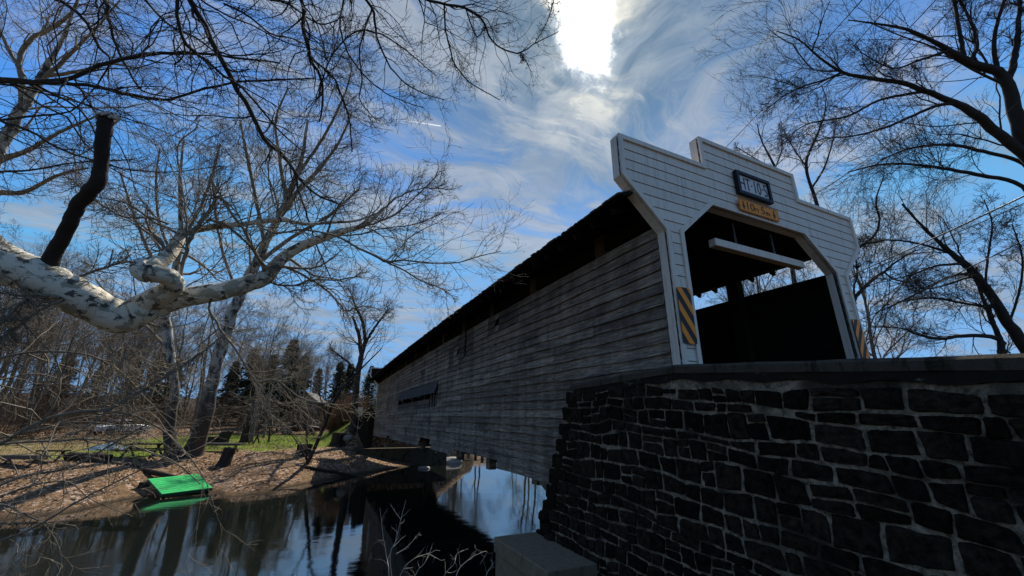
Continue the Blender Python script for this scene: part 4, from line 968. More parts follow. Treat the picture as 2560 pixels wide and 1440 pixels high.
# ---------------- low sunlit boughs in front of the far bank (a shrubby tree on the near bank, left of the camera)
r3 = np.random.default_rng(44)
lw_ = thing('riverside_shrub_tree', 'low arching bare branches catching the sun over the river at the lower left', 'tree', (-13.2, -1.0, -3.35))
S4 = [
 [(-260, 1060, 14, 5.), (-120, 960, 10, 5.2), (0, 896, 6, 5.4), (110, 879, 6, 5.6), (200, 884, 5, 5.7), (262, 905, 5, 5.8), (310, 935, 5, 5.9), (350, 980, 5, 6.), (400, 1035, 4, 6.1), (450, 1092, 3, 6.2)],
 [(-300, 1240, 16, 4.6), (-140, 1160, 12, 4.7), (0, 1110, 8, 4.8), (80, 1062, 8, 4.85), (170, 1034, 8, 4.9), (255, 1024, 8, 5.), (330, 1036, 6, 5.1), (400, 1072, 5, 5.2), (450, 1115, 5, 5.2), (490, 1165, 4, 5.3), (515, 1205, 3, 5.3), (524, 1240, 2, 5.3)],
 [(-300, 1240, 10, 4.6), (-120, 1150, 8, 4.8), (0, 1112, 6, 5.), (130, 1102, 6, 5.1), (250, 1100, 5, 5.2), (330, 1115, 5, 5.3), (400, 1138, 5, 5.4), (450, 1165, 4, 5.4), (500, 1210, 3, 5.5)],
 [(-300, 1320, 10, 4.2), (-120, 1250, 7, 4.3), (0, 1215, 6, 4.4), (60, 1188, 5, 4.5), (130, 1178, 5, 4.6), (200, 1158, 4, 4.7), (280, 1110, 4, 4.8), (370, 1060, 3, 4.9)],
 [(-300, 1380, 12, 4.), (-130, 1290, 8, 4.1), (0, 1262, 6, 4.2), (60, 1285, 5, 4.2), (110, 1312, 5, 4.25), (145, 1365, 4, 4.3), (157, 1440, 4, 4.3), (160, 1500, 3, 4.3)],
 [(-200, 1290, 7, 4.6), (0, 1240, 5, 4.8), (90, 1212, 5, 4.9), (170, 1205, 4, 4.9), (230, 1250, 3, 5.), (330, 1290, 2, 5.1)],
 [(-200, 1130, 8, 5.2), (0, 1096, 5, 5.3), (110, 1070, 4, 5.4), (190, 1055, 4, 5.5), (290, 1062, 4, 5.6), (370, 1085, 3, 5.7), (440, 1130, 2, 5.8)],
 [(-150, 1400, 8, 4.), (60, 1330, 5, 4.1), (200, 1250, 4, 4.2), (300, 1200, 3.5, 4.3), (420, 1140, 3, 4.5)],
 [(-200, 1000, 8, 5.8), (-40, 960, 5, 5.9), (60, 975, 4, 6.), (160, 960, 3.5, 6.1), (240, 990, 3, 6.2)],
 [(520, 1200, 3, 5.6), (525, 1100, 3, 5.6), (520, 1010, 2.5, 5.6)],
]
q = [px_limb(tr, 26, r3, .3) for tr in S4[:-1]]
B0 = np.stack([a for a, _ in q]); R0 = np.stack([a for _, a in q])
root = np.array(lw_.location)
cn = [resample([root+r3.normal(0, .08, 3)*np.array([1, 1, 0]), root*.5+p[0]*.5+np.array([0, 0, .3]), p[0], p[1]], [r_[0]*1.7, r_[0]*1.3, r_[0], r_[1]], 10, r3, .1) for p, r_ in q]
CN = np.stack([a for a, _ in cn]); CNR = np.stack([a for _, a in cn])
k2 = spawn(B0, R0, r3, 14, (.1, 1.), (.14, .42), (.4, 1.2), (.04, 0, .04), .24, 8, .6, .35, .0026)
k3 = spawn(k2[0], k2[1], r3, 4, (.2, 1.), (.3, .6), (.4, 1.1), (0, 0, .03), .24, 5, .7, .4, .0028)
k4 = spawn(k3[0], k3[1], r3, 1, (.3, 1.), (.3, .6), (.4, 1.1), (0, 0, .03), .2, 4, .8, .5, .0018)
addto(lw_, 'branches', tubes([(B0, R0, 6), (CN, CNR, 6), (*k2, 4)], 'branches', M_TWIG))
tag(addto(lw_, 'twigs', tubes([(*k3, 3), (*k4, 3)], 'twigs', M_TWIG)), kind='stuff')

# ---------------- pale weeds at the near water edge below the bridge
wd = thing('bank_brambles', 'pale bare bramble stems rising in front of the dark water', 'brambles', (-6.6, -.6, -3.0))
S5 = [
 [(975, 1560, 5, 3.4), (972, 1430, 4, 3.6), (968, 1400, 3.5, 3.7), (958, 1340, 3, 3.8), (950, 1270, 2, 3.9)],
 [(1000, 1560, 5, 3.4), (975, 1400, 4, 3.6), (990, 1350, 4, 3.7), (1003, 1295, 3, 3.8), (1015, 1250, 2, 3.9)],
 [(1003, 1300, 3, 3.8), (985, 1275, 2.5, 3.8), (977, 1262, 2, 3.8)],
 [(990, 1385, 3, 3.6), (1020, 1365, 3, 3.7), (1050, 1330, 2, 3.8)],
 [(960, 1560, 5, 3.3), (1000, 1440, 4, 3.5), (1030, 1400, 3.5, 3.5), (1070, 1385, 3, 3.6), (1090, 1395, 2, 3.6)],
 [(1120, 1560, 5, 3.2), (1140, 1440, 4, 3.4), (1170, 1400, 4, 3.5), (1200, 1383, 3.5, 3.5), (1218, 1380, 3, 3.6), (1200, 1410, 2, 3.6)],
 [(1060, 1560, 4, 3.3), (1110, 1440, 3.5, 3.5), (1135, 1410, 3, 3.5), (1142, 1385, 2.5, 3.6), (1160, 1375, 2, 3.6)],
 [(1000, 1540, 4, 3.3), (1040, 1435, 4, 3.4), (1060, 1410, 3, 3.4), (1075, 1380, 2, 3.5)],
 [(1180, 1560, 4, 3.2), (1215, 1440, 3, 3.4), (1232, 1410, 3, 3.5), (1225, 1400, 2, 3.5)],
]
q = [px_limb([(a, b2, w2*.42, d2) for a, b2, w2, d2 in tr], 18, r3, .2) for tr in S5]; B0 = np.stack([a for a, _ in q]); R0 = np.stack([a for _, a in q])
k2 = spawn(B0, R0, r3, 8, (.2, 1.), (.10, .28), (.4, 1.2), (0, 0, .05), .24, 7, .7, .4, .0011)
addto(wd, 'stems', tubes([(B0, R0, 5), (*k2, 3)], 'stems', M_PALEB))
# ---------------- far sycamores on the bank and other traced trees
def traced_tree(name, label, base_px, traces, depth, seed, mat, dens=(9, 7, 5, 3), an=(.25, .8), trop=(0, 0, .05), group=None, wig=.2, lr=(.25, .5), base_pt=None, fine=.009, cat='tree', barkt=None, tw=None):
    rr_ = np.random.default_rng(seed)
    bp = ghit(*base_px) if base_pt is None else np.array(base_pt)
    t = thing(name, label, cat, bp, 0, group)
    D = float(((bp-CAM)@RM.T)[2]) if depth is None else depth
    q = [px_limb([(u, v, w_, D*(k[0] if k else 1.)) for u, v, w_, *k in tr], 30, rr_, .12) for tr in traces]
    q[0][0][0] = bp-np.array([0, 0, .2])
    B0 = np.stack([a for a, _ in q]); R0 = np.stack([a for _, a in q])
    k1 = spawn(B0, R0, rr_, dens[0], (.45, 1.), lr, an, trop, wig, 9, .30, .3, fine*1.5)
    if len(q) > 1: k1 = (np.concatenate([k1[0], spawn(B0[1:], R0[1:], rr_, dens[0], (.1, 1.), lr, an, trop, wig, 9, .45, .3, fine*1.5)[0]]), np.concatenate([k1[1], np.maximum(np.repeat(R0[1:].mean(1), dens[0])[:, None]*np.linspace(.30, .12, 9)[None], fine)]))
    k2 = spawn(k1[0], k1[1], rr_, dens[1], (.15, 1.), (.42, .78), an, trop, wig, 6, .6, .35, fine)
    k3 = spawn(k2[0], k2[1], rr_, dens[2], (.2, 1.), (.4, .8), an, trop, wig, 4, .7, .4, fine*.8)
    k4 = spawn(k3[0], k3[1], rr_, dens[3], (.3, 1.), (.35, .65), an, trop, wig, 3, .8, .5, fine*.7) if dens[3] else None
    addto(t, 'trunk', tubes([(*one(*rough(q[0][0], q[0][1], rr_, 0, .03)), 12)], 'trunk', mat))
    addto(t, 'branches', tubes([(B0[1:], R0[1:], 7)]*(len(q) > 1)+[(*k1, 4), (*k2, 4)], 'branches', barkt or mat))
    tag(addto(t, 'twigs', tubes([(*k3, 3)]+([(*k4, 3)] if k4 else []), 'twigs', tw or M_GREYB)), kind='stuff')
    return t
traced_tree('sycamore_tree', 'upright pale trunked sycamore on the far bank just left of the leaning one', (432, 1142),
 [[(430, 1150, 62), (428, 1115, 38), (425, 1050, 32), (436, 990, 28), (432, 930, 27), (424, 880, 29), (416, 810, 28), (425, 740, 24), (440, 660, 20), (455, 590, 16), (450, 500, 12), (452, 420, 9), (460, 350, 6)],
  [(425, 750, 16), (400, 690, 12), (360, 600, 10), (330, 520, 8), (300, 430, 5)], [(455, 600, 12), (500, 520, 9), (530, 440, 8), (550, 360, 5)],
  [(440, 660, 10), (400, 560, 8), (390, 460, 7), (400, 370, 4)], [(424, 880, 10), (370, 820, 8), (300, 770, 7), (240, 700, 4)]], None, 51, M_SYC2, (8, 6, 5, 2), lr=(.22, .5), wig=.28, barkt=M_SYCB, tw=M_SYCB)
traced_tree('sycamore_tree', 'tall sycamore leaning away from the upright one above the green dock', (478, 1138),
 [[(478, 1150, 70), (490, 1112, 46), (512, 1040, 38), (530, 960, 35), (552, 880, 34), (572, 810, 31), (598, 745, 28), (632, 670, 25), (662, 610, 22), (690, 560, 19), (715, 500, 16), (742, 440, 15), (758, 380, 10), (770, 300, 6)],
  [(690, 560, 14), (745, 480, 12), (800, 420, 10), (850, 350, 7), (880, 280, 4)], [(662, 610, 12), (640, 500, 10), (620, 400, 8), (600, 300, 5)],
  [(715, 500, 12), (700, 400, 9), (690, 300, 7), (720, 220, 4)], [(632, 670, 12), (720, 600, 10), (820, 540, 8), (900, 470, 5)], [(598, 745, 10), (560, 640, 8), (540, 540, 7), (530, 440, 4)],
  [(742, 440, 10), (810, 340, 8), (860, 240, 5), (880, 170, 3)]], None, 52, M_SYC2, (8, 6, 5, 2), lr=(.22, .5), wig=.28, barkt=M_SYCB, tw=M_SYCB)
traced_tree('sycamore_tree', 'large forked sycamore high at the far bank beyond the broken stub', (-60, 1130),
 [[(-60, 1130, 70), (-70, 900, 55), (-60, 700, 50), (-40, 520, 46), (-10, 400, 42), (20, 330, 40), (55, 270, 34), (90, 215, 28), (115, 170, 20), (150, 110, 14), (180, 40, 9)],
  [(55, 270, 22), (55, 200, 20), (48, 150, 18), (75, 100, 16), (130, 70, 15), (180, 30, 11), (210, -40, 8)], [(90, 215, 18), (150, 160, 14), (200, 110, 12), (250, 60, 8), (300, 0, 5)],
  [(-10, 400, 20), (60, 380, 14), (150, 330, 10), (240, 290, 6)], [(-20, 480, 16), (60, 480, 12), (140, 440, 9), (220, 420, 5)], [(60, 190, 12), (20, 120, 10), (-10, 50, 8), (-30, -30, 5)],
  [(105, 190, 12), (190, 180, 10), (270, 160, 7), (340, 170, 4)]], None, 53, M_SYC2, (8, 6, 5, 2), lr=(.22, .5), wig=.28, barkt=M_SYCB, tw=M_SYCB)
# small saplings on the lawn and shore
traced_tree('sapling', 'thin leaning sapling growing from the leafy shore near the bridge', (768, 1158),
 [[(768, 1158, 11), (782, 1130, 9), (800, 1090, 9), (815, 1055, 8), (828, 1020, 7), (845, 985, 6), (880, 945, 5), (930, 895, 3), (955, 870, 2)],
  [(766, 1150, 6), (768, 1110, 4), (765, 1070, 3), (762, 1040, 2)], [(815, 1055, 5), (808, 1020, 4), (800, 990, 3), (798, 960, 2)], [(768, 1150, 5), (735, 1095, 3), (700, 1062, 2.5), (680, 1040, 2)]], None, 54, M_BARK, (6, 4, 2, 0), tw=M_TWIG)
traced_tree('sapling', 'small forked sapling standing on the green lawn', (670, 1106),
 [[(670, 1106, 6), (674, 1085, 5), (672, 1062, 4), (665, 1030, 3), (655, 1000, 2)], [(674, 1088, 4), (695, 1078, 3), (712, 1062, 2.5), (722, 1045, 2)]], None, 55, M_BARK, (5, 4, 2, 0), tw=M_TWIG)
# tree between lawn and bridge end, beside the sign
traced_tree('bare_tree', 'dark forked bare tree beside the small white sign at the bridge end', (884, 1075),
 [[(884, 1075, 22), (886, 1030, 18), (890, 980, 16), (895, 930, 15), (903, 890, 13), (900, 850, 10), (890, 815, 8), (880, 790, 5)],
  [(903, 890, 11), (912, 850, 10), (905, 800, 8), (890, 770, 6), (880, 740, 4)], [(905, 870, 8), (930, 830, 7), (950, 800, 5), (975, 770, 3)], [(893, 930, 8), (870, 905, 6), (850, 890, 5), (825, 870, 3)]], None, 56, M_BARK, (8, 7, 5, 0), wig=.28)
# right hand trees
traced_tree('roadside_tree', 'heavy dark limbed bare tree arching over the parapet from beyond the frame', None,
 [[(2900, 1060, 90), (2850, 900, 80), (2790, 740, 72), (2700, 560, 66), (2620, 430, 60), (2560, 340, 52), (2540, 290, 48), (2525, 225, 42), (2505, 185, 34), (2461, 169, 27), (2411, 150, 24), (2374, 125, 18), (2317, 94, 12), (2260, 72, 9), (2200, 60, 6), (2120, 50, 3)],
  [(2700, 560, 48), (2620, 440, 42), (2560, 385, 36), (2499, 337, 31), (2436, 287, 29), (2386, 256, 20), (2311, 228, 16), (2249, 206, 13), (2167, 194, 11), (2105, 181, 9), (2049, 144, 7), (1999, 100, 5), (1942, 78, 3)],
  [(2411, 150, 17), (2400, 90, 14), (2392, 40, 12), (2380, -20, 9), (2360, -90, 6)], [(2425, 155, 15), (2442, 110, 13), (2425, 50, 10), (2400, 0, 8), (2380, -60, 5)],
  [(2500, 190, 20), (2485, 130, 15), (2490, 70, 12), (2510, 0, 10), (2520, -60, 7)], [(2520, 200, 24), (2540, 130, 20), (2545, 60, 16), (2550, 0, 13), (2540, -70, 9)],
  [(2400, 262, 10), (2350, 262, 8), (2280, 290, 7), (2210, 320, 6), (2130, 340, 4), (2060, 345, 3)], [(2311, 228, 8), (2200, 250, 6), (2120, 290, 5), (2020, 310, 3), (1960, 350, 2)],
  [(2105, 181, 6), (2060, 200, 5), (2010, 215, 4), (1960, 240, 3), (1910, 280, 2)], [(2374, 125, 8), (2300, 150, 6), (2230, 170, 4), (2150, 130, 3)]],
 9.5, 61, M_BARK, (11, 7, 4, 2), (.35, 1.0), base_pt=(9.0, -4.6, -1.6), fine=.0042, barkt=M_BARK, tw=M_BARK, lr=(.14, .36), trop=(-.03, 0, .03), wig=.19)
traced_tree('roadside_tree', 'bare tree whose long boughs spread level behind the wires above the parapet', None,
 [[(2700, 1080, 60), (2620, 960, 44), (2560, 868, 38), (2522, 811, 32), (2498, 769, 27), (2462, 716, 25), (2436, 684, 23), (2411, 660, 20), (2378, 633, 15), (2342, 600, 10), (2300, 560, 7), (2255, 510, 5)],
  [(2600, 960, 28), (2515, 900, 24), (2500, 850, 18), (2475, 790, 13), (2455, 740, 10), (2440, 700, 7)], [(2512, 860, 13), (2480, 842, 11), (2400, 840, 9), (2356, 847, 8), (2300, 838, 6), (2250, 820, 4), (2170, 815, 2)],
  [(2620, 600, 16), (2560, 470, 14), (2460, 440, 11), (2380, 425, 9), (2290, 412, 7), (2210, 410, 5), (2120, 430, 3)], [(2620, 500, 16), (2560, 412, 13), (2467, 381, 10), (2370, 362, 8), (2280, 370, 5), (2200, 400, 3)],
  [(2498, 769, 9), (2420, 760, 6), (2330, 745, 5), (2240, 755, 3)], [(2436, 684, 9), (2380, 690, 6), (2300, 730, 5), (2220, 770, 3)], [(2411, 660, 8), (2340, 665, 5), (2270, 690, 3), (2200, 700, 2)],
  [(2378, 633, 7), (2300, 610, 5), (2220, 600, 4), (2150, 615, 2)], [(2522, 811, 9), (2550, 720, 8), (2555, 640, 6), (2530, 560, 4)], [(2462, 716, 8), (2470, 640, 7), (2480, 560, 5), (2460, 500, 3)]],
 15., 62, M_BARK, (11, 7, 4, 2), (.35, 1.0), base_pt=(16.5, 1.0, -2.6), fine=.006, barkt=M_BARK, tw=M_BARK, lr=(.15, .36), trop=(-.02, 0, .03), wig=.19)
def proj1(p): d = (np.array(p)-CAM)@RM.T; return 1280+F*d[0]/d[2], 720-F*d[1]/d[2], d[2]
for (lab, tr, x, y, sd_) in (
 ('slim forked bare tree rising behind the portal step', [[(2100, 900, 20), (2080, 700, 15), (2045, 520, 10), (2022, 450, 9), (2016, 400, 8), (2040, 345, 6), (2060, 290, 4), (2065, 240, 2)], [(2030, 470, 6), (2060, 420, 5), (2080, 360, 4), (2090, 310, 2)], [(2018, 420, 5), (1990, 380, 4), (1960, 330, 2)]], 14., 14., 63),
 ('slim bare tree showing over the middle of the portal top', [[(2010, 900, 18), (1985, 700, 13), (1950, 480, 8), (1938, 420, 7), (1915, 375, 5), (1900, 340, 4), (1893, 310, 2)], [(1940, 430, 5), (1910, 410, 4), (1870, 385, 3), (1845, 370, 2)], [(1938, 420, 4), (1955, 370, 3), (1950, 320, 2)]], 12., 16., 64),
 ('crooked bare tree close behind the portal post where the wire meets it', [[(2150, 950, 18), (2140, 850, 15), (2130, 770, 13), (2150, 730, 10), (2180, 700, 8), (2210, 680, 7), (2240, 655, 5), (2290, 625, 3)], [(2138, 770, 8), (2135, 720, 6), (2142, 690, 5), (2140, 650, 3)], [(2145, 620, 9), (2175, 600, 8), (2193, 575, 7), (2198, 545, 6), (2190, 500, 5), (2210, 440, 3)], [(2210, 680, 5), (2240, 700, 4), (2290, 705, 2)]], 9., 9., 65)):
    traced_tree('bare_tree', lab, None, tr, float(proj1((x, y, 0))[2]), sd_, M_BARK, (9, 7, 5, 0), base_pt=(x, y, -2.5), fine=.006, tw=M_BARK, barkt=M_BARK, lr=(.14, .3), wig=.24)

# ---------------- woodland
def gen_tree(seed, H, spread, dens, sp, lean=0., low=.3, wig=.12):
    rr_ = np.random.default_rng(seed)
    n = 14; z = np.linspace(0, H*.93, n); pts = np.stack([lean*z*.3+np.cumsum(rr_.normal(0, H*.006, n)), np.cumsum(rr_.normal(0, H*.006, n)), z-.3], -1)
    rad = np.linspace(1, .12, n)**1.1*H*.0125; B0, R0 = pts[None], rad[None]
    k1 = spawn(B0, R0, rr_, dens[0], (low, 1.), (sp*.8, sp*1.25), (.35, .8), (0, 0, .07), wig, 9, .5, .25, .012)
    k2 = spawn(k1[0], k1[1], rr_, dens[1], (.15, 1.), (.28, .55), (.3, .8), (0, 0, .06), wig*1.2, 6, .6, .35, .010)
    k3 = spawn(k2[0], k2[1], rr_, dens[2], (.2, 1.), (.35, .65), (.3, .9), (0, 0, .05), wig*1.3, 4, .7, .4, .008)
    k4 = spawn(k3[0], k3[1], rr_, dens[3], (.3, 1.), (.4, .7), (.3, .9), (0, 0, .05), .15, 3, .8, .5, .007)
    return (tubes([(B0, R0, 8)], 'trunk', M_GREYB), tubes([(*k1, 5), (*k2, 4)], 'branches', M_GREYB), tubes([(*k3, 3), (*k4, 3)], 'twigs', M_GREYB))
VAR = [gen_tree(101, 17, .5, (16, 8, 6, 3), .42), gen_tree(102, 19, .4, (18, 8, 6, 3), .36, .1, .4), gen_tree(103, 14, .5, (15, 8, 6, 3), .5, -.1, .25, .18), gen_tree(104, 20, .4, (16, 8, 6, 3), .34, .05, .45), gen_tree(105, 12, .5, (14, 8, 6, 3), .55, 0, .15, .2)]
def put_tree(var, loc, sc_, rz, label, group, tilt_=(0, 0)):
    t = thing('bare_tree', label, 'tree', loc, rz, group)
    t.scale = (sc_,)*3; t.rotation_euler = (tilt_[0], tilt_[1], rz)
    for nm, me in zip(('trunk', 'branches', 'twigs'), VAR[var]):
        o = link(nm, me, t)
        if nm == 'twigs': o['kind'] = 'stuff'
    return t
def conifer(seed, H):
    rr_ = np.random.default_rng(seed); b = []
    V, Fc = [], []
    n = 10; tr = resample([(0, 0, -.3), (0.1, 0, H*.5), (0, 0, H)], [H*.02, H*.012, .02], n, rr_)
    z = H*.12
    while z < H*.99:
        f = 1-(z/H); Rr = H*.20*f**.8+.15
        for k in range(rr_.integers(5, 8)):
            a = rr_.uniform(0, 2*PI); ln = Rr*rr_.uniform(.55, 1.15); dx, dy = math.cos(a), math.sin(a)
            for j in range(11):
                t = rr_.uniform(.12, 1); c = np.array([dx*ln*t, dy*ln*t, z-ln*t*t*.35+rr_.normal(0, .12)]); s_ = .42*(1-.4*t)*rr_.uniform(.5, 1.3)
                for _ in range(2):
                    u1 = unit(np.array([dx, dy, -.3])+rr_.normal(0, .5, 3))*s_; u2 = unit(rr_.normal(0, 1, 3)+np.array([0, 0, -.4]))*s_*.35
                    b0 = len(V); V += [c-u1*.3, c+u2, c+u1, c-u2]; Fc.append((b0, b0+1, b0+2, b0+3))
        z += H*.022*rr_.uniform(.7, 1.3)
    return tubes([(*one(*tr), 7)], 'trunk', M_BARK), npmesh('foliage', np.array(V), np.array(Fc), M_CON, False)
M_CON = flat('dark_conifer_needles', (.040, .052, .026), .8, .6, .15, 3.)
CON = [conifer(7, 14.), conifer(8, 11.)]
def put_con(v, loc, sc_, rz, label, group=None):
    t = thing('conifer_tree', label, 'conifer', loc, rz, group); t.scale = (sc_*1.4, sc_*1.4, sc_*.9)
    for nm, me in zip(('trunk', 'foliage'), CON[v]):
        o = link(nm, me, t)
        if nm == 'foliage': o['kind'] = 'stuff'
def at_px(u, dist):
    """ground point under image column u at a given distance"""
    d = ray(u, 1050); d = d/np.hypot(d[0], d[1]); x, y = CAM[0]+d[0]*dist, CAM[1]+d[1]*dist
    return np.array([x, y, float(terr(x, y))])
rw = np.random.default_rng(77)
SHP = ['round crowned bare tree', 'tall straight bare tree', 'crooked spreading bare tree', 'tall narrow crowned bare tree', 'short broad bare tree']
WG = 'bare trees of the wood behind the lawn'
for i in range(140):
    u = rw.uniform(-420, 1180); dist = 62+70*rw.uniform(0, 1)**1.3
    if rw.random() < .25: dist = rw.uniform(52, 62)
    p = at_px(u, dist)
    if abs(p[0]) < 7 and p[1] < 75: continue
    if p[1] < 45: continue
    vi = int(rw.integers(0, 5)); put_tree(vi, p, rw.uniform(.66, 1.08)*(.8+.25*dist/110)*(1.1 if u < 560 else .88), rw.uniform(0, 6.28), SHP[vi]+' in the wood '+('beyond the broken stub' if u < 60 else 'behind the blue grey tarp' if u < 330 else 'behind the two pale sycamores' if u < 620 else 'behind the pale house' if u < 800 else 'behind the bridge end')+(', at its front' if dist < 66 else ', deep inside' if dist > 92 else ''), WG, tuple(rw.normal(0, .05, 2)))
# trees that stand out against the sky
put_tree(1, at_px(745, 60), .62, 1.0, 'slender vase shaped bare tree rising over the pale house', None)
put_tree(2, at_px(640, 46), .95, 2.0, 'broad bare tree standing behind the leaning sycamore trunk', None)
put_tree(0, at_px(1085, 58), .93, .5, 'round crowned bare tree showing over the bridge roof line', None)
put_tree(3, at_px(1150, 70), 1.0, .9, 'second bare tree just showing over the bridge roof', None)
for i in range(46):    # trees across the bridge on the upstream side (seen over and through the bridge and in the water)
    x = rw.uniform(9, 90); y = np.interp(x, SHX, SHY)+rw.uniform(2, 26)
    vi = int(rw.integers(0, 5)); put_tree(vi, (x, y, float(terr(x, y))), rw.uniform(.55, .95), rw.uniform(0, 6.28), SHP[vi]+' on the bank upstream of the bridge', 'bare trees upstream of the bridge', tuple(rw.normal(0, .06, 2)))
for i, (x, y, v, s_) in enumerate(((15, 10, 0, .8), (18, 13.5, 2, .95), (24, 15, 1, .8), (21, 8, 4, 1.1), (13.5, 5.5, 2, .7))):
    put_tree(v, (x, y, float(terr(x, y))), s_, i*1.7, 'bare tree on the near bank upstream, seen through the eave gap of the bridge', 'bare trees seen through the eave gap')
CONL = ['tallest dark conifer just left of the pale house', 'conifer close behind the pale house roof', 'conifer right of the leaning sycamore trunk', 'conifer between the pale house and the forked dark tree', 'conifer seen close beside the leaning sycamore', 'small conifer left of the upright pale sycamore', 'small conifer beside the forked dark tree', 'conifer just behind the forked dark tree near the bridge', 'conifer directly above the far portal of the bridge',
 'conifer behind the leaning sycamore trunk', 'conifer low in the wood under the heavy pale limb', 'small conifer farther into the wood under the pale limb', 'conifer just left of the sharp elbow of the pale limb', 'conifer behind the fork of the leaning sycamore', 'lone conifer at the far end of the wood under the broken stub', 'distant conifer peeping over the pale house']
for i, (u, dist, v, s_) in enumerate(((700, 62, 0, .95), (738, 72, 1, 1.05), (655, 66, 1, 1.0), (832, 70, 0, .78), (600, 70, 0, .85), (405, 74, 1, .9), (860, 74, 1, .9), (915, 78, 0, .72), (955, 84, 0, .8), (560, 74, 1, .9), (300, 84, 1, .9), (215, 80, 0, .62), (360, 88, 0, .85), (620, 80, 0, .85), (120, 90, 1, 1.0), (780, 90, 0, .8))):
    put_con(v, at_px(u, dist), s_, i*1.3, CONL[i], 'dark conifers in the wood')
# brush along the foot of the wood
def thicket(name, n, area, hgt, seed, mat, lab):
    rr_ = np.random.default_rng(seed); us = rr_.uniform(area[0], area[1], n); ds = rr_.uniform(area[2], area[3], n)
    base_ = np.array([at_px(u, d) for u, d in zip(us, ds)]); m = 6; out = np.zeros((n, m, 3)); out[:, 0] = base_; dr = unit(np.stack([rr_.normal(0, .4, n), rr_.normal(0, .4, n), np.ones(n)], -1)); st = (rr_.uniform(.4, 1., n)*hgt/(m-1))[:, None]
    for j in range(1, m): dr = unit(dr+rr_.normal(0, .18, (n, 3))); out[:, j] = out[:, j-1]+dr*st
    rad = np.repeat(np.linspace(.022, .008, m)[None], n, 0)
    k2 = spawn(out, rad, rr_, 6, (.15, 1), (.3, .6), (.3, 1.), (0, 0, .05), .2, 4, .7, .4, .008)
    k3 = spawn(k2[0], k2[1], rr_, 2, (.2, 1), (.4, .7), (.3, 1.), (0, 0, .05), .2, 3, .8, .5, .007)
    return tag(link(name, tubes([(out, rad, 3), (*k2, 3), (*k3, 3)], name, mat)), lab, 'undergrowth', kind='stuff')
for q_ in (): pass
M_BRUSH = bark('brown_brush_twigs', (.05, .033, .022), (.19, .13, .085), 3.); M_RUST = bark('rust_brown_leaves_twigs', (.05, .028, .014), (.17, .09, .045), 4.)
thicket('undergrowth', 1350, (-500, 900, 53, 80), 4.6, 5, M_BRUSH, 'tangle of bare brown brush along the foot of the wood')
thicket('rusty_hedge', 420, (828, 886, 50, 56), 3.4, 6, M_RUST, 'rust brown shrubs between the lawn and the small white sign')

# ------------------------------------------------------------------ things on the far bank
def gtop(u, v): return ghit(u, v)
# green dock lying on the water's edge
zt1 = WZ+.62
c_bl, c_br, c_tl, c_tr = on(405, 1235, 2, WZ+.20), on(531, 1219, 2, WZ+.24), on(370, 1197, 2, WZ+.74), on(494, 1184, 2, WZ+.78)
dk = thing('dock', 'flat green dock section lying tilted at the water edge', 'dock', tuple((c_bl+c_br+c_tl+c_tr)/4))
do = np.array(dk.location)
nb_ = 9
for k in range(nb_):
    f0, f1 = k/nb_+.006, (k+1)/nb_-.006
    l0, l1 = c_bl+(c_tl-c_bl)*f0-do, c_bl+(c_tl-c_bl)*f1-do; r0, r1_ = c_br+(c_tr-c_br)*f0-do, c_br+(c_tr-c_br)*f1-do
    up = np.array([0, 0, .028]); b = MB(); b.hexa([l0-up, r0-up, r1_-up, l1-up, l0, r0, r1_, l1]); b.go('plank', M_GREEN, dk)
for a, c_ in ((c_bl, c_br), (c_br, c_tr), (c_tr, c_tl), (c_tl, c_bl)):
    b = MB(); b.beam(a-do+np.array([0, 0, -.09]), c_-do+np.array([0, 0, -.09]), .05, .12); b.go('side_board', M_GREEND, dk)
for a in (c_bl, c_br, c_tr, c_tl):
    q = a*.86+do*.14-do; b = MB(); b.box(q[0]-.06, q[0]+.06, q[1]-.06, q[1]+.06, WZ-do[2]-.3, q[2]-.03); b.go('leg', M_DARK, dk)
b = MB(); q = (c_tl-do)*.9; b.box(q[0]-.45, q[0]+.5, q[1]-.1, q[1]+.4, WZ-do[2]-.1, q[2]-.12); b.go('float_block', M_LOG, dk)
def stump(u, v, w_, h_, label, seed, mat=M_LOG, lean=0., name='tree_stump', cat='stump'):
    g = ghit(u, v); D = float(((g-CAM)@RM.T)[2]); rr_ = np.random.default_rng(seed); R_ = w_*.5*D/F; H = h_*D/F/1.05
    n = 14; rings = []; V = []
    for k, (z, f) in enumerate(((-.15, 1.45), (0.02, 1.25), (.12, 1.05), (.5, .95), (.92, .97), (1., .9))):
        for j in range(n):
            a = 2*PI*j/n; q = f*R_*(1+.14*math.sin(3*a+seed)+.08*math.sin(5*a+seed*2)+rr_.normal(0, .06)); V.append((q*math.cos(a)+lean*H*max(z, 0), q*math.sin(a), z*H+(rr_.normal(0, .03)*H if z > .95 else 0)))
    V.append((lean*H, 0, H*.96)); Fc = [(k*n+j, k*n+(j+1) % n, (k+1)*n+(j+1) % n, (k+1)*n+j) for k in range(5) for j in range(n)]+[(5*n+j, 5*n+(j+1) % n, 6*n) for j in range(n)]
    t = link(name, mesh(name, V, Fc, mat, False), None); t.location = tuple(map(float, g)); return tag(t, label, cat)
stump(842, 1113, 30, 29, 'squat black stump with flared foot on the lawn nearest the bridge', 1)
stump(757, 1137, 34, 26, 'low brown stump beside the foot of the leaning sapling', 2)
stump(552, 1110, 28, 32, 'dark leaning stump standing behind the long plank bench', 3, lean=.3)
stump(529, 1111, 20, 20, 'small square cut log block next to the leaning stump', 4)
stump(560, 1163, 27, 44, 'tall narrow dark stump on the leafy slope in front of the plank bench', 5, lean=.18)
stump(611, 1106, 20, 52, 'broken dark tree bole on the lawn with a small table against it', 6, lean=.02)
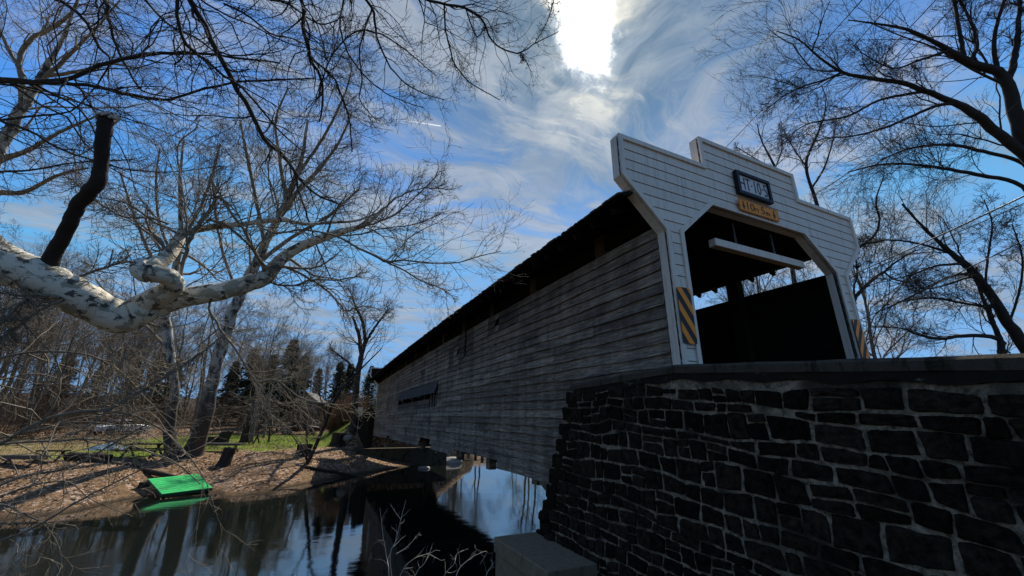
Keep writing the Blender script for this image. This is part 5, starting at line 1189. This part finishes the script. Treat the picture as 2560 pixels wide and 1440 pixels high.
def table(u, v, wpx, hpx, label, mat, legs=2, name='picnic_table', cat='table', thick=.07, dep=.8, rz=0., seats=False):
    g = ghit(u, v); D = float(((g-CAM)@RM.T)[2]); W_ = wpx*D/F; H = hpx*D/F/1.05; yaw = math.atan2(RM[0][1], RM[0][0])+rz
    t = thing(name, label, cat, g, yaw)
    b = MB()
    for k in range(3): 
        b = MB(); b.box(-W_/2, W_/2, -dep/2+k*dep/3+.01, -dep/2+(k+1)*dep/3-.01, H-thick, H); b.go('plank', mat, t)
    for s in (-1, 1):
        b = MB(); b.beam((s*W_*.36, -dep*.55, -.05), (s*W_*.36, dep*.2, H-thick), .08, .08); b.go('leg', mat, t)
        b = MB(); b.beam((s*W_*.36+.09, dep*.55, -.05), (s*W_*.36+.09, -dep*.2, H-thick), .08, .08); b.go('leg', mat, t)
    if seats:
        for s in (-1, 1):
            b = MB(); b.box(-W_/2, W_/2, s*dep*.95-.13, s*dep*.95+.13, H*.52, H*.52+.05); b.go('seat', mat, t)
        b = MB(); b.box(-W_*.40, -W_*.36, -dep, dep, H*.45, H*.52); b.go('cross_bar', mat, t)
        b = MB(); b.box(W_*.36, W_*.40, -dep, dep, H*.45, H*.52); b.go('cross_bar', mat, t)
    return t
table(352, 1143, 100, 34, 'dark picnic table left of the pale sycamore trunk', M_LOG, seats=True)
table(540, 1128, 125, 20, 'long grey plank bench running behind the leafy slope', M_PLANK, name='bench', cat='bench', dep=.55, thick=.16)
table(626, 1110, 36, 24, 'small dark table against the broken bole on the lawn', M_LOG)
table(215, 1086, 82, 24, 'thin legged pale table on the brown ground in front of the white car', M_PALEB, name='trestle_table', dep=.6)
table(50, 1162, 96, 24, 'low dark bench with a bright top edge behind the low branches', M_PLANK, name='bench', cat='bench', dep=.5, thick=.2)
table(125, 1152, 66, 26, 'low dark table beside the bright edged bench', M_LOG, dep=.5)
for k, (u, v, ln, r_, az, lab) in enumerate(((222, 1150, 2.0, .22, .3, 'short thick dark log lying on the grass in front of the tarp'), (247, 1144, 1.5, .16, -.5, 'thinner brown log lying across the thick dark one'),
    (690, 1150, 3.6, .07, .15, 'thin fallen branch lying on the leaves left of the leaning sapling'), (330, 1164, 5.2, .16, .10, 'long fallen trunk lying along the leafy slope'), (840, 1188, 4.0, .10, .45, 'wet driftwood pole lying along the muddy shore by the bridge'))):
    g = ghit(u, v); yaw = math.atan2(RM[0][1], RM[0][0])+az; dx = np.array([math.cos(yaw), math.sin(yaw), 0])*ln/2
    a_, c_ = g-dx, g+dx; a_[2] = float(terr(a_[0], a_[1]))+r_*.8; c_[2] = float(terr(c_[0], c_[1]))+r_*.8
    m_ = (a_+c_)/2; m_[2] += .03; pt, rd = resample([a_, m_, c_], [r_, r_*1.05, r_*.7], 10, np.random.default_rng(k), .15)
    o = link('fallen_log', tubes([(*one(pt, rd), 8)], 'fallen_log', M_LOG if k != 2 else M_TWIG)); tag(o, lab, 'log')
# tarp
g = ghit(268, 1124); gx = np.linspace(-1, 1, 15); V = []
for j in gx:
    for i in gx:
        h_ = .42*math.exp(-(i*i*2.2+j*j*2.))+.06*math.sin(i*7+j*3)+.04*math.sin(j*9-i*4); V.append((i*1.05+.05*math.sin(j*5), j*.7, max(.01, h_)))
o = link('tarp', mesh('tarp', V, [(j*15+i, j*15+i+1, (j+1)*15+i+1, (j+1)*15+i) for j in range(14) for i in range(14)], M_TARP, False)); o.location = tuple(g); tag(o, 'crumpled blue grey tarp spread over a low heap on the grass', 'tarp')
# parked white car at the back, low and partly hidden by the rise
def car(u, dist, label, mat, rz):
    g = at_px(u, dist); t = thing('parked_car', label, 'car', g, rz)
    prof = [(-2.15, .35), (-2.2, .75), (-1.9, .88), (-1.35, .95), (-.8, 1.38), (.55, 1.40), (1.2, .98), (2.0, .85), (2.2, .62), (2.2, .35)]
    b = MB(); b.prism(prof[:4]+[(1.2, .98)]+prof[7:], lambda q: (q[0], -.85, q[1]), lambda q: (q[0], .85, q[1])); loose(b.go('body', mat, t), .06)
    b = MB(); b.prism([(-1.30, .955), (-.8, 1.36), (.55, 1.38), (1.12, .985)], lambda q: (q[0], -.72, q[1]), lambda q: (q[0], .72, q[1])); b.go('window', M_GLASS, t)
    b = MB(); b.box(-.82, .57, -.74, .74, 1.365, 1.42); loose(b.go('roof', mat, t), .02)
    for x_ in (-1.35, 1.35):
        for y_ in (-.86, .86):
            b = MB(); b.prism([(x_+.33*math.cos(a), .33+.33*math.sin(a)) for a in np.linspace(0, 2*PI, 15)[:-1]], lambda q: (q[0], y_-.09, q[1]), lambda q: (q[0], y_+.09, q[1])); b.go('wheel', M_BLK, t)
            b = MB(); b.prism([(x_+.18*math.cos(a), .33+.18*math.sin(a)) for a in np.linspace(0, 2*PI, 11)[:-1]], lambda q: (q[0], y_-.10, q[1]), lambda q: (q[0], y_+.10, q[1])); b.go('hubcap', M_CHAIN, t)
    return t
car(308, 58, 'white car parked at the back of the lawn under the trees', M_WHT, YAW*-1+.4)
car(752, 57, 'maroon car parked in front of the pale house', M_MAROON, .35)
# house
g = at_px(762, 74); hz = float(g[2])-.9; hs2 = thing('house', 'pale small house with a gabled front behind the bare trees', 'house', (g[0], g[1], hz), -.25)
b = MB(); b.prism([(-3.6, 0), (3.6, 0), (3.6, 3.2), (0, 5.6), (-3.6, 3.2)], lambda q: (q[0], -2.5, q[1]), lambda q: (q[0], 4.5, q[1])); b.go('wall', M_HOUSE, hs2)
for s in (-1, 1):
    b = MB(); b.hexa([(s*3.95, -2.8, 2.95), (s*3.95, 4.8, 2.95), (0, 4.8, 5.62), (0, -2.8, 5.62), (s*3.95, -2.8, 3.1), (s*3.95, 4.8, 3.1), (0, 4.8, 5.78), (0, -2.8, 5.78)]); b.go('roof', M_ROOF2, hs2)
for x_, w_, z_, h_ in ((-1.9, 1.1, 1.2, 1.4), (0.3, 1.6, 1.1, 1.5), (2.4, .8, 1.2, 1.3), (0, .8, 3.7, .9)):
    b = MB(); b.box(x_-w_/2-.08, x_+w_/2+.08, -2.56, -2.51, z_-.08, z_+h_+.08); wf = b.go('window', M_WHT, hs2)
    for q in (-1, 1):
        b = MB(); b.box(x_+(q-1)*w_/4+.02, x_+(q+1)*w_/4-.02, -2.59, -2.565, z_, z_+h_); b.go('pane', M_GLASS, wf)
b = MB(); b.box(-3.2, -2.75, -2.58, -2.515, 0.1, 2.2); b.go('door', M_PLANK, hs2)
# white sign on a post by the bridge end
g = ghit(893, 1080); D = float(((g-CAM)@RM.T)[2]); pz = D/F
sg = thing('roadside_sign', 'small white rectangular sign on a thin post at the far bridge end', 'sign', g, -.2)
H0 = float(P(893, 1042, D)[2]-g[2]); H1 = float(P(893, 1017, D)[2]-g[2])
b = MB(); b.box(-.03, .03, -.03, .03, -.2, H0+.1); b.go('post', M_WHT, sg)
b = MB(); b.box(-7*pz, 7*pz, -.05, -.034, H0, H1); b.go('sign_panel', M_PANEL, sg)
b = MB(); b.beam((-4*pz, -.056, H0+.15), (3*pz, -.056, H0+(H1-H0)*.5), .05, .006, (0, 1, 0)); b.go('sign_mark', M_BLK, sg)
g = ghit(746, 1079); o = link('marker_post', None or (lambda b: (b.box(-.07, .07, -.05, .05, -.1, .5), mesh('marker_post', b.V, b.F, M_YG))[1])(MB())); o.location = tuple(g); tag(o, 'tiny yellow marker post standing on the brown grass at the back of the lawn', 'post')
# rocks in the water under the bridge
for k, (u, v, sz, lab) in enumerate(((1128, 1156, (1.1, .8, .55), 'sunlit pale rock at the end of the far pier'), (1149, 1150, (.8, .6, .3), 'flat pale rock behind the sunlit one'), (1060, 1171, (.55, .45, .18), 'small wet rock breaking the dark water under the bridge'), (880, 1178, (.8, .5, .3), 'grey shore rock at the water line beside the far pier'), (868, 1096, (.55, .4, .3), 'pale rock at the foot of the wing wall'))):
    p = on(u, v, 2, WZ+.02) if v > 1140 else ghit(u, v); tag(rock('rock', p, sz, M_ROCK, None, 20+k), lab, 'rock')
# leaves and grass as real geometry
def scatter(name, n, xr, yr, fn, mat, seed, size, up, label, kind_cat):
    rr_ = np.random.default_rng(seed); x = rr_.uniform(*xr, n); y = rr_.uniform(*yr, n); keep = rr_.uniform(0, 1, n) < fn(x, y); x, y = x[keep], y[keep]; z = terr(x, y); n = len(x)
    c = np.stack([x, y, z], -1); a = rr_.uniform(0, 2*PI, n); sz = rr_.uniform(*size, n)[:, None]
    if up:
        u1 = np.stack([np.cos(a), np.sin(a), 0*a], -1)*sz*.16; top = np.stack([rr_.normal(0, .4, n), rr_.normal(0, .4, n), np.ones(n)], -1)*sz
        V = np.stack([c-u1, c+u1, c+top], 1).reshape(-1, 3); Fq = np.arange(3*n).reshape(-1, 3)
    else:
        t1 = unit(np.stack([np.cos(a), np.sin(a), rr_.normal(0, .45, n)], -1))*sz; t2 = unit(np.stack([-np.sin(a), np.cos(a), rr_.normal(0, .45, n)], -1))*sz*.62; c[:, 2] += .03
        V = np.stack([c-t1, c-t2*.9+t1*.1, c+t1, c+t2+t1*.1], 1).reshape(-1, 3); Fq = np.arange(4*n).reshape(-1, 4)
    return tag(link(name, npmesh(name, V, Fq, mat, False)), label, kind_cat, kind='stuff')
def f_leaf(t, ob, ps, r):
    v = t.vor(ps, 11., 'F1', 1); q = t.n.new('ShaderNodeSeparateColor'); t.put(q.inputs[0], v)
    c = t.mix(q.outputs[0], (.06, .032, .014), (.36, .215, .10)); return t.mix(t.rng(q.outputs[1], .80, .9), c, (.54, .41, .25))
M_LEAF = mk('fallen_leaf', f_leaf, .8, .2)
def f_gr(t, ob, ps, r):
    n = t.noise(ps, 2.2, 5, .7); return t.mix(n, (.06, .12, .012), (.34, .42, .05))
M_GRASS = mk('grass_blade', f_gr, .8, .2)
scatter('fallen_leaves', 45000, (-26, 1), (19, 44), lambda x, y: np.clip(1.1-np.abs(shore_s(x, y)-4.6)/4.2, 0, 1)*np.clip(.55+.75*snoise(x, y, 1.1, 31), .1, 1)*(shore_s(x, y) > .5), M_LEAF, 9, (.03, .10), False, 'dry brown leaves scattered over the bank', 'leaves')
scatter('grass', 85000, (-38, 1), (26, 66), lambda x, y: lawn_mask(x, y), M_GRASS, 10, (.05, .13), True, 'short green grass on the lawn', 'grass')
# ------------------------------------------------------------------ wires on the roadside
def wire(a, c_, w_, mat, label, sag=.15):
    pa_, pc_ = P(*a), P(*c_); n = 20; t = np.linspace(-.35 if a[0] > c_[0] else -.0, 1.0, n)[:, None]; p = pa_+(pc_-pa_)*t; p[:, 2] -= (t*(1-t))[:, 0]*sag*4*.2
    o = link('overhead_wire', tubes([(p[None], np.full((1, n), w_*.5*min(a[2], c_[2])/F), 5)], 'overhead_wire', mat)); tag(o, label, 'wire', 'overhead wires beside the bridge')
wire((2560, 490, 10), (2122, 690, 16), 4.5, M_WIRE2, 'thick pale wire that reaches the portal just under its wing')
wire((2560, 508, 10), (2122, 697, 16), 2.2, M_WIRE, 'thin black wire close below the thick pale one')
wire((2560, 601, 10), (2150, 800, 16), 3.0, M_WIRE, 'lone black wire dropping to the striped marker')
for k, (a, c_, lab) in enumerate((((2160, -5, 14), (1815, 368, 20), 'uppermost of the long thin wires crossing to the portal step'), ((2240, -5, 14), (1870, 402, 20), 'second from the top of the long thin wires'),
   ((2330, 10, 14), (1930, 425, 20), 'third from the top of the long thin wires'), ((2400, 0, 14), (1975, 430, 20), 'fourth from the top of the long thin wires'), ((2560, 35, 13), (2040, 445, 20), 'fifth from the top of the long thin wires'), ((2560, 110, 13), (2050, 480, 20), 'lowest of the long thin wires'))):
    wire(a, c_, 2.4, M_WIRE, lab, .3)
_ntri = sum(len(o.data.loops)-2*len(o.data.polygons) for o in {o.data.name: o for o in bpy.data.objects if o.type == 'MESH'}.values())
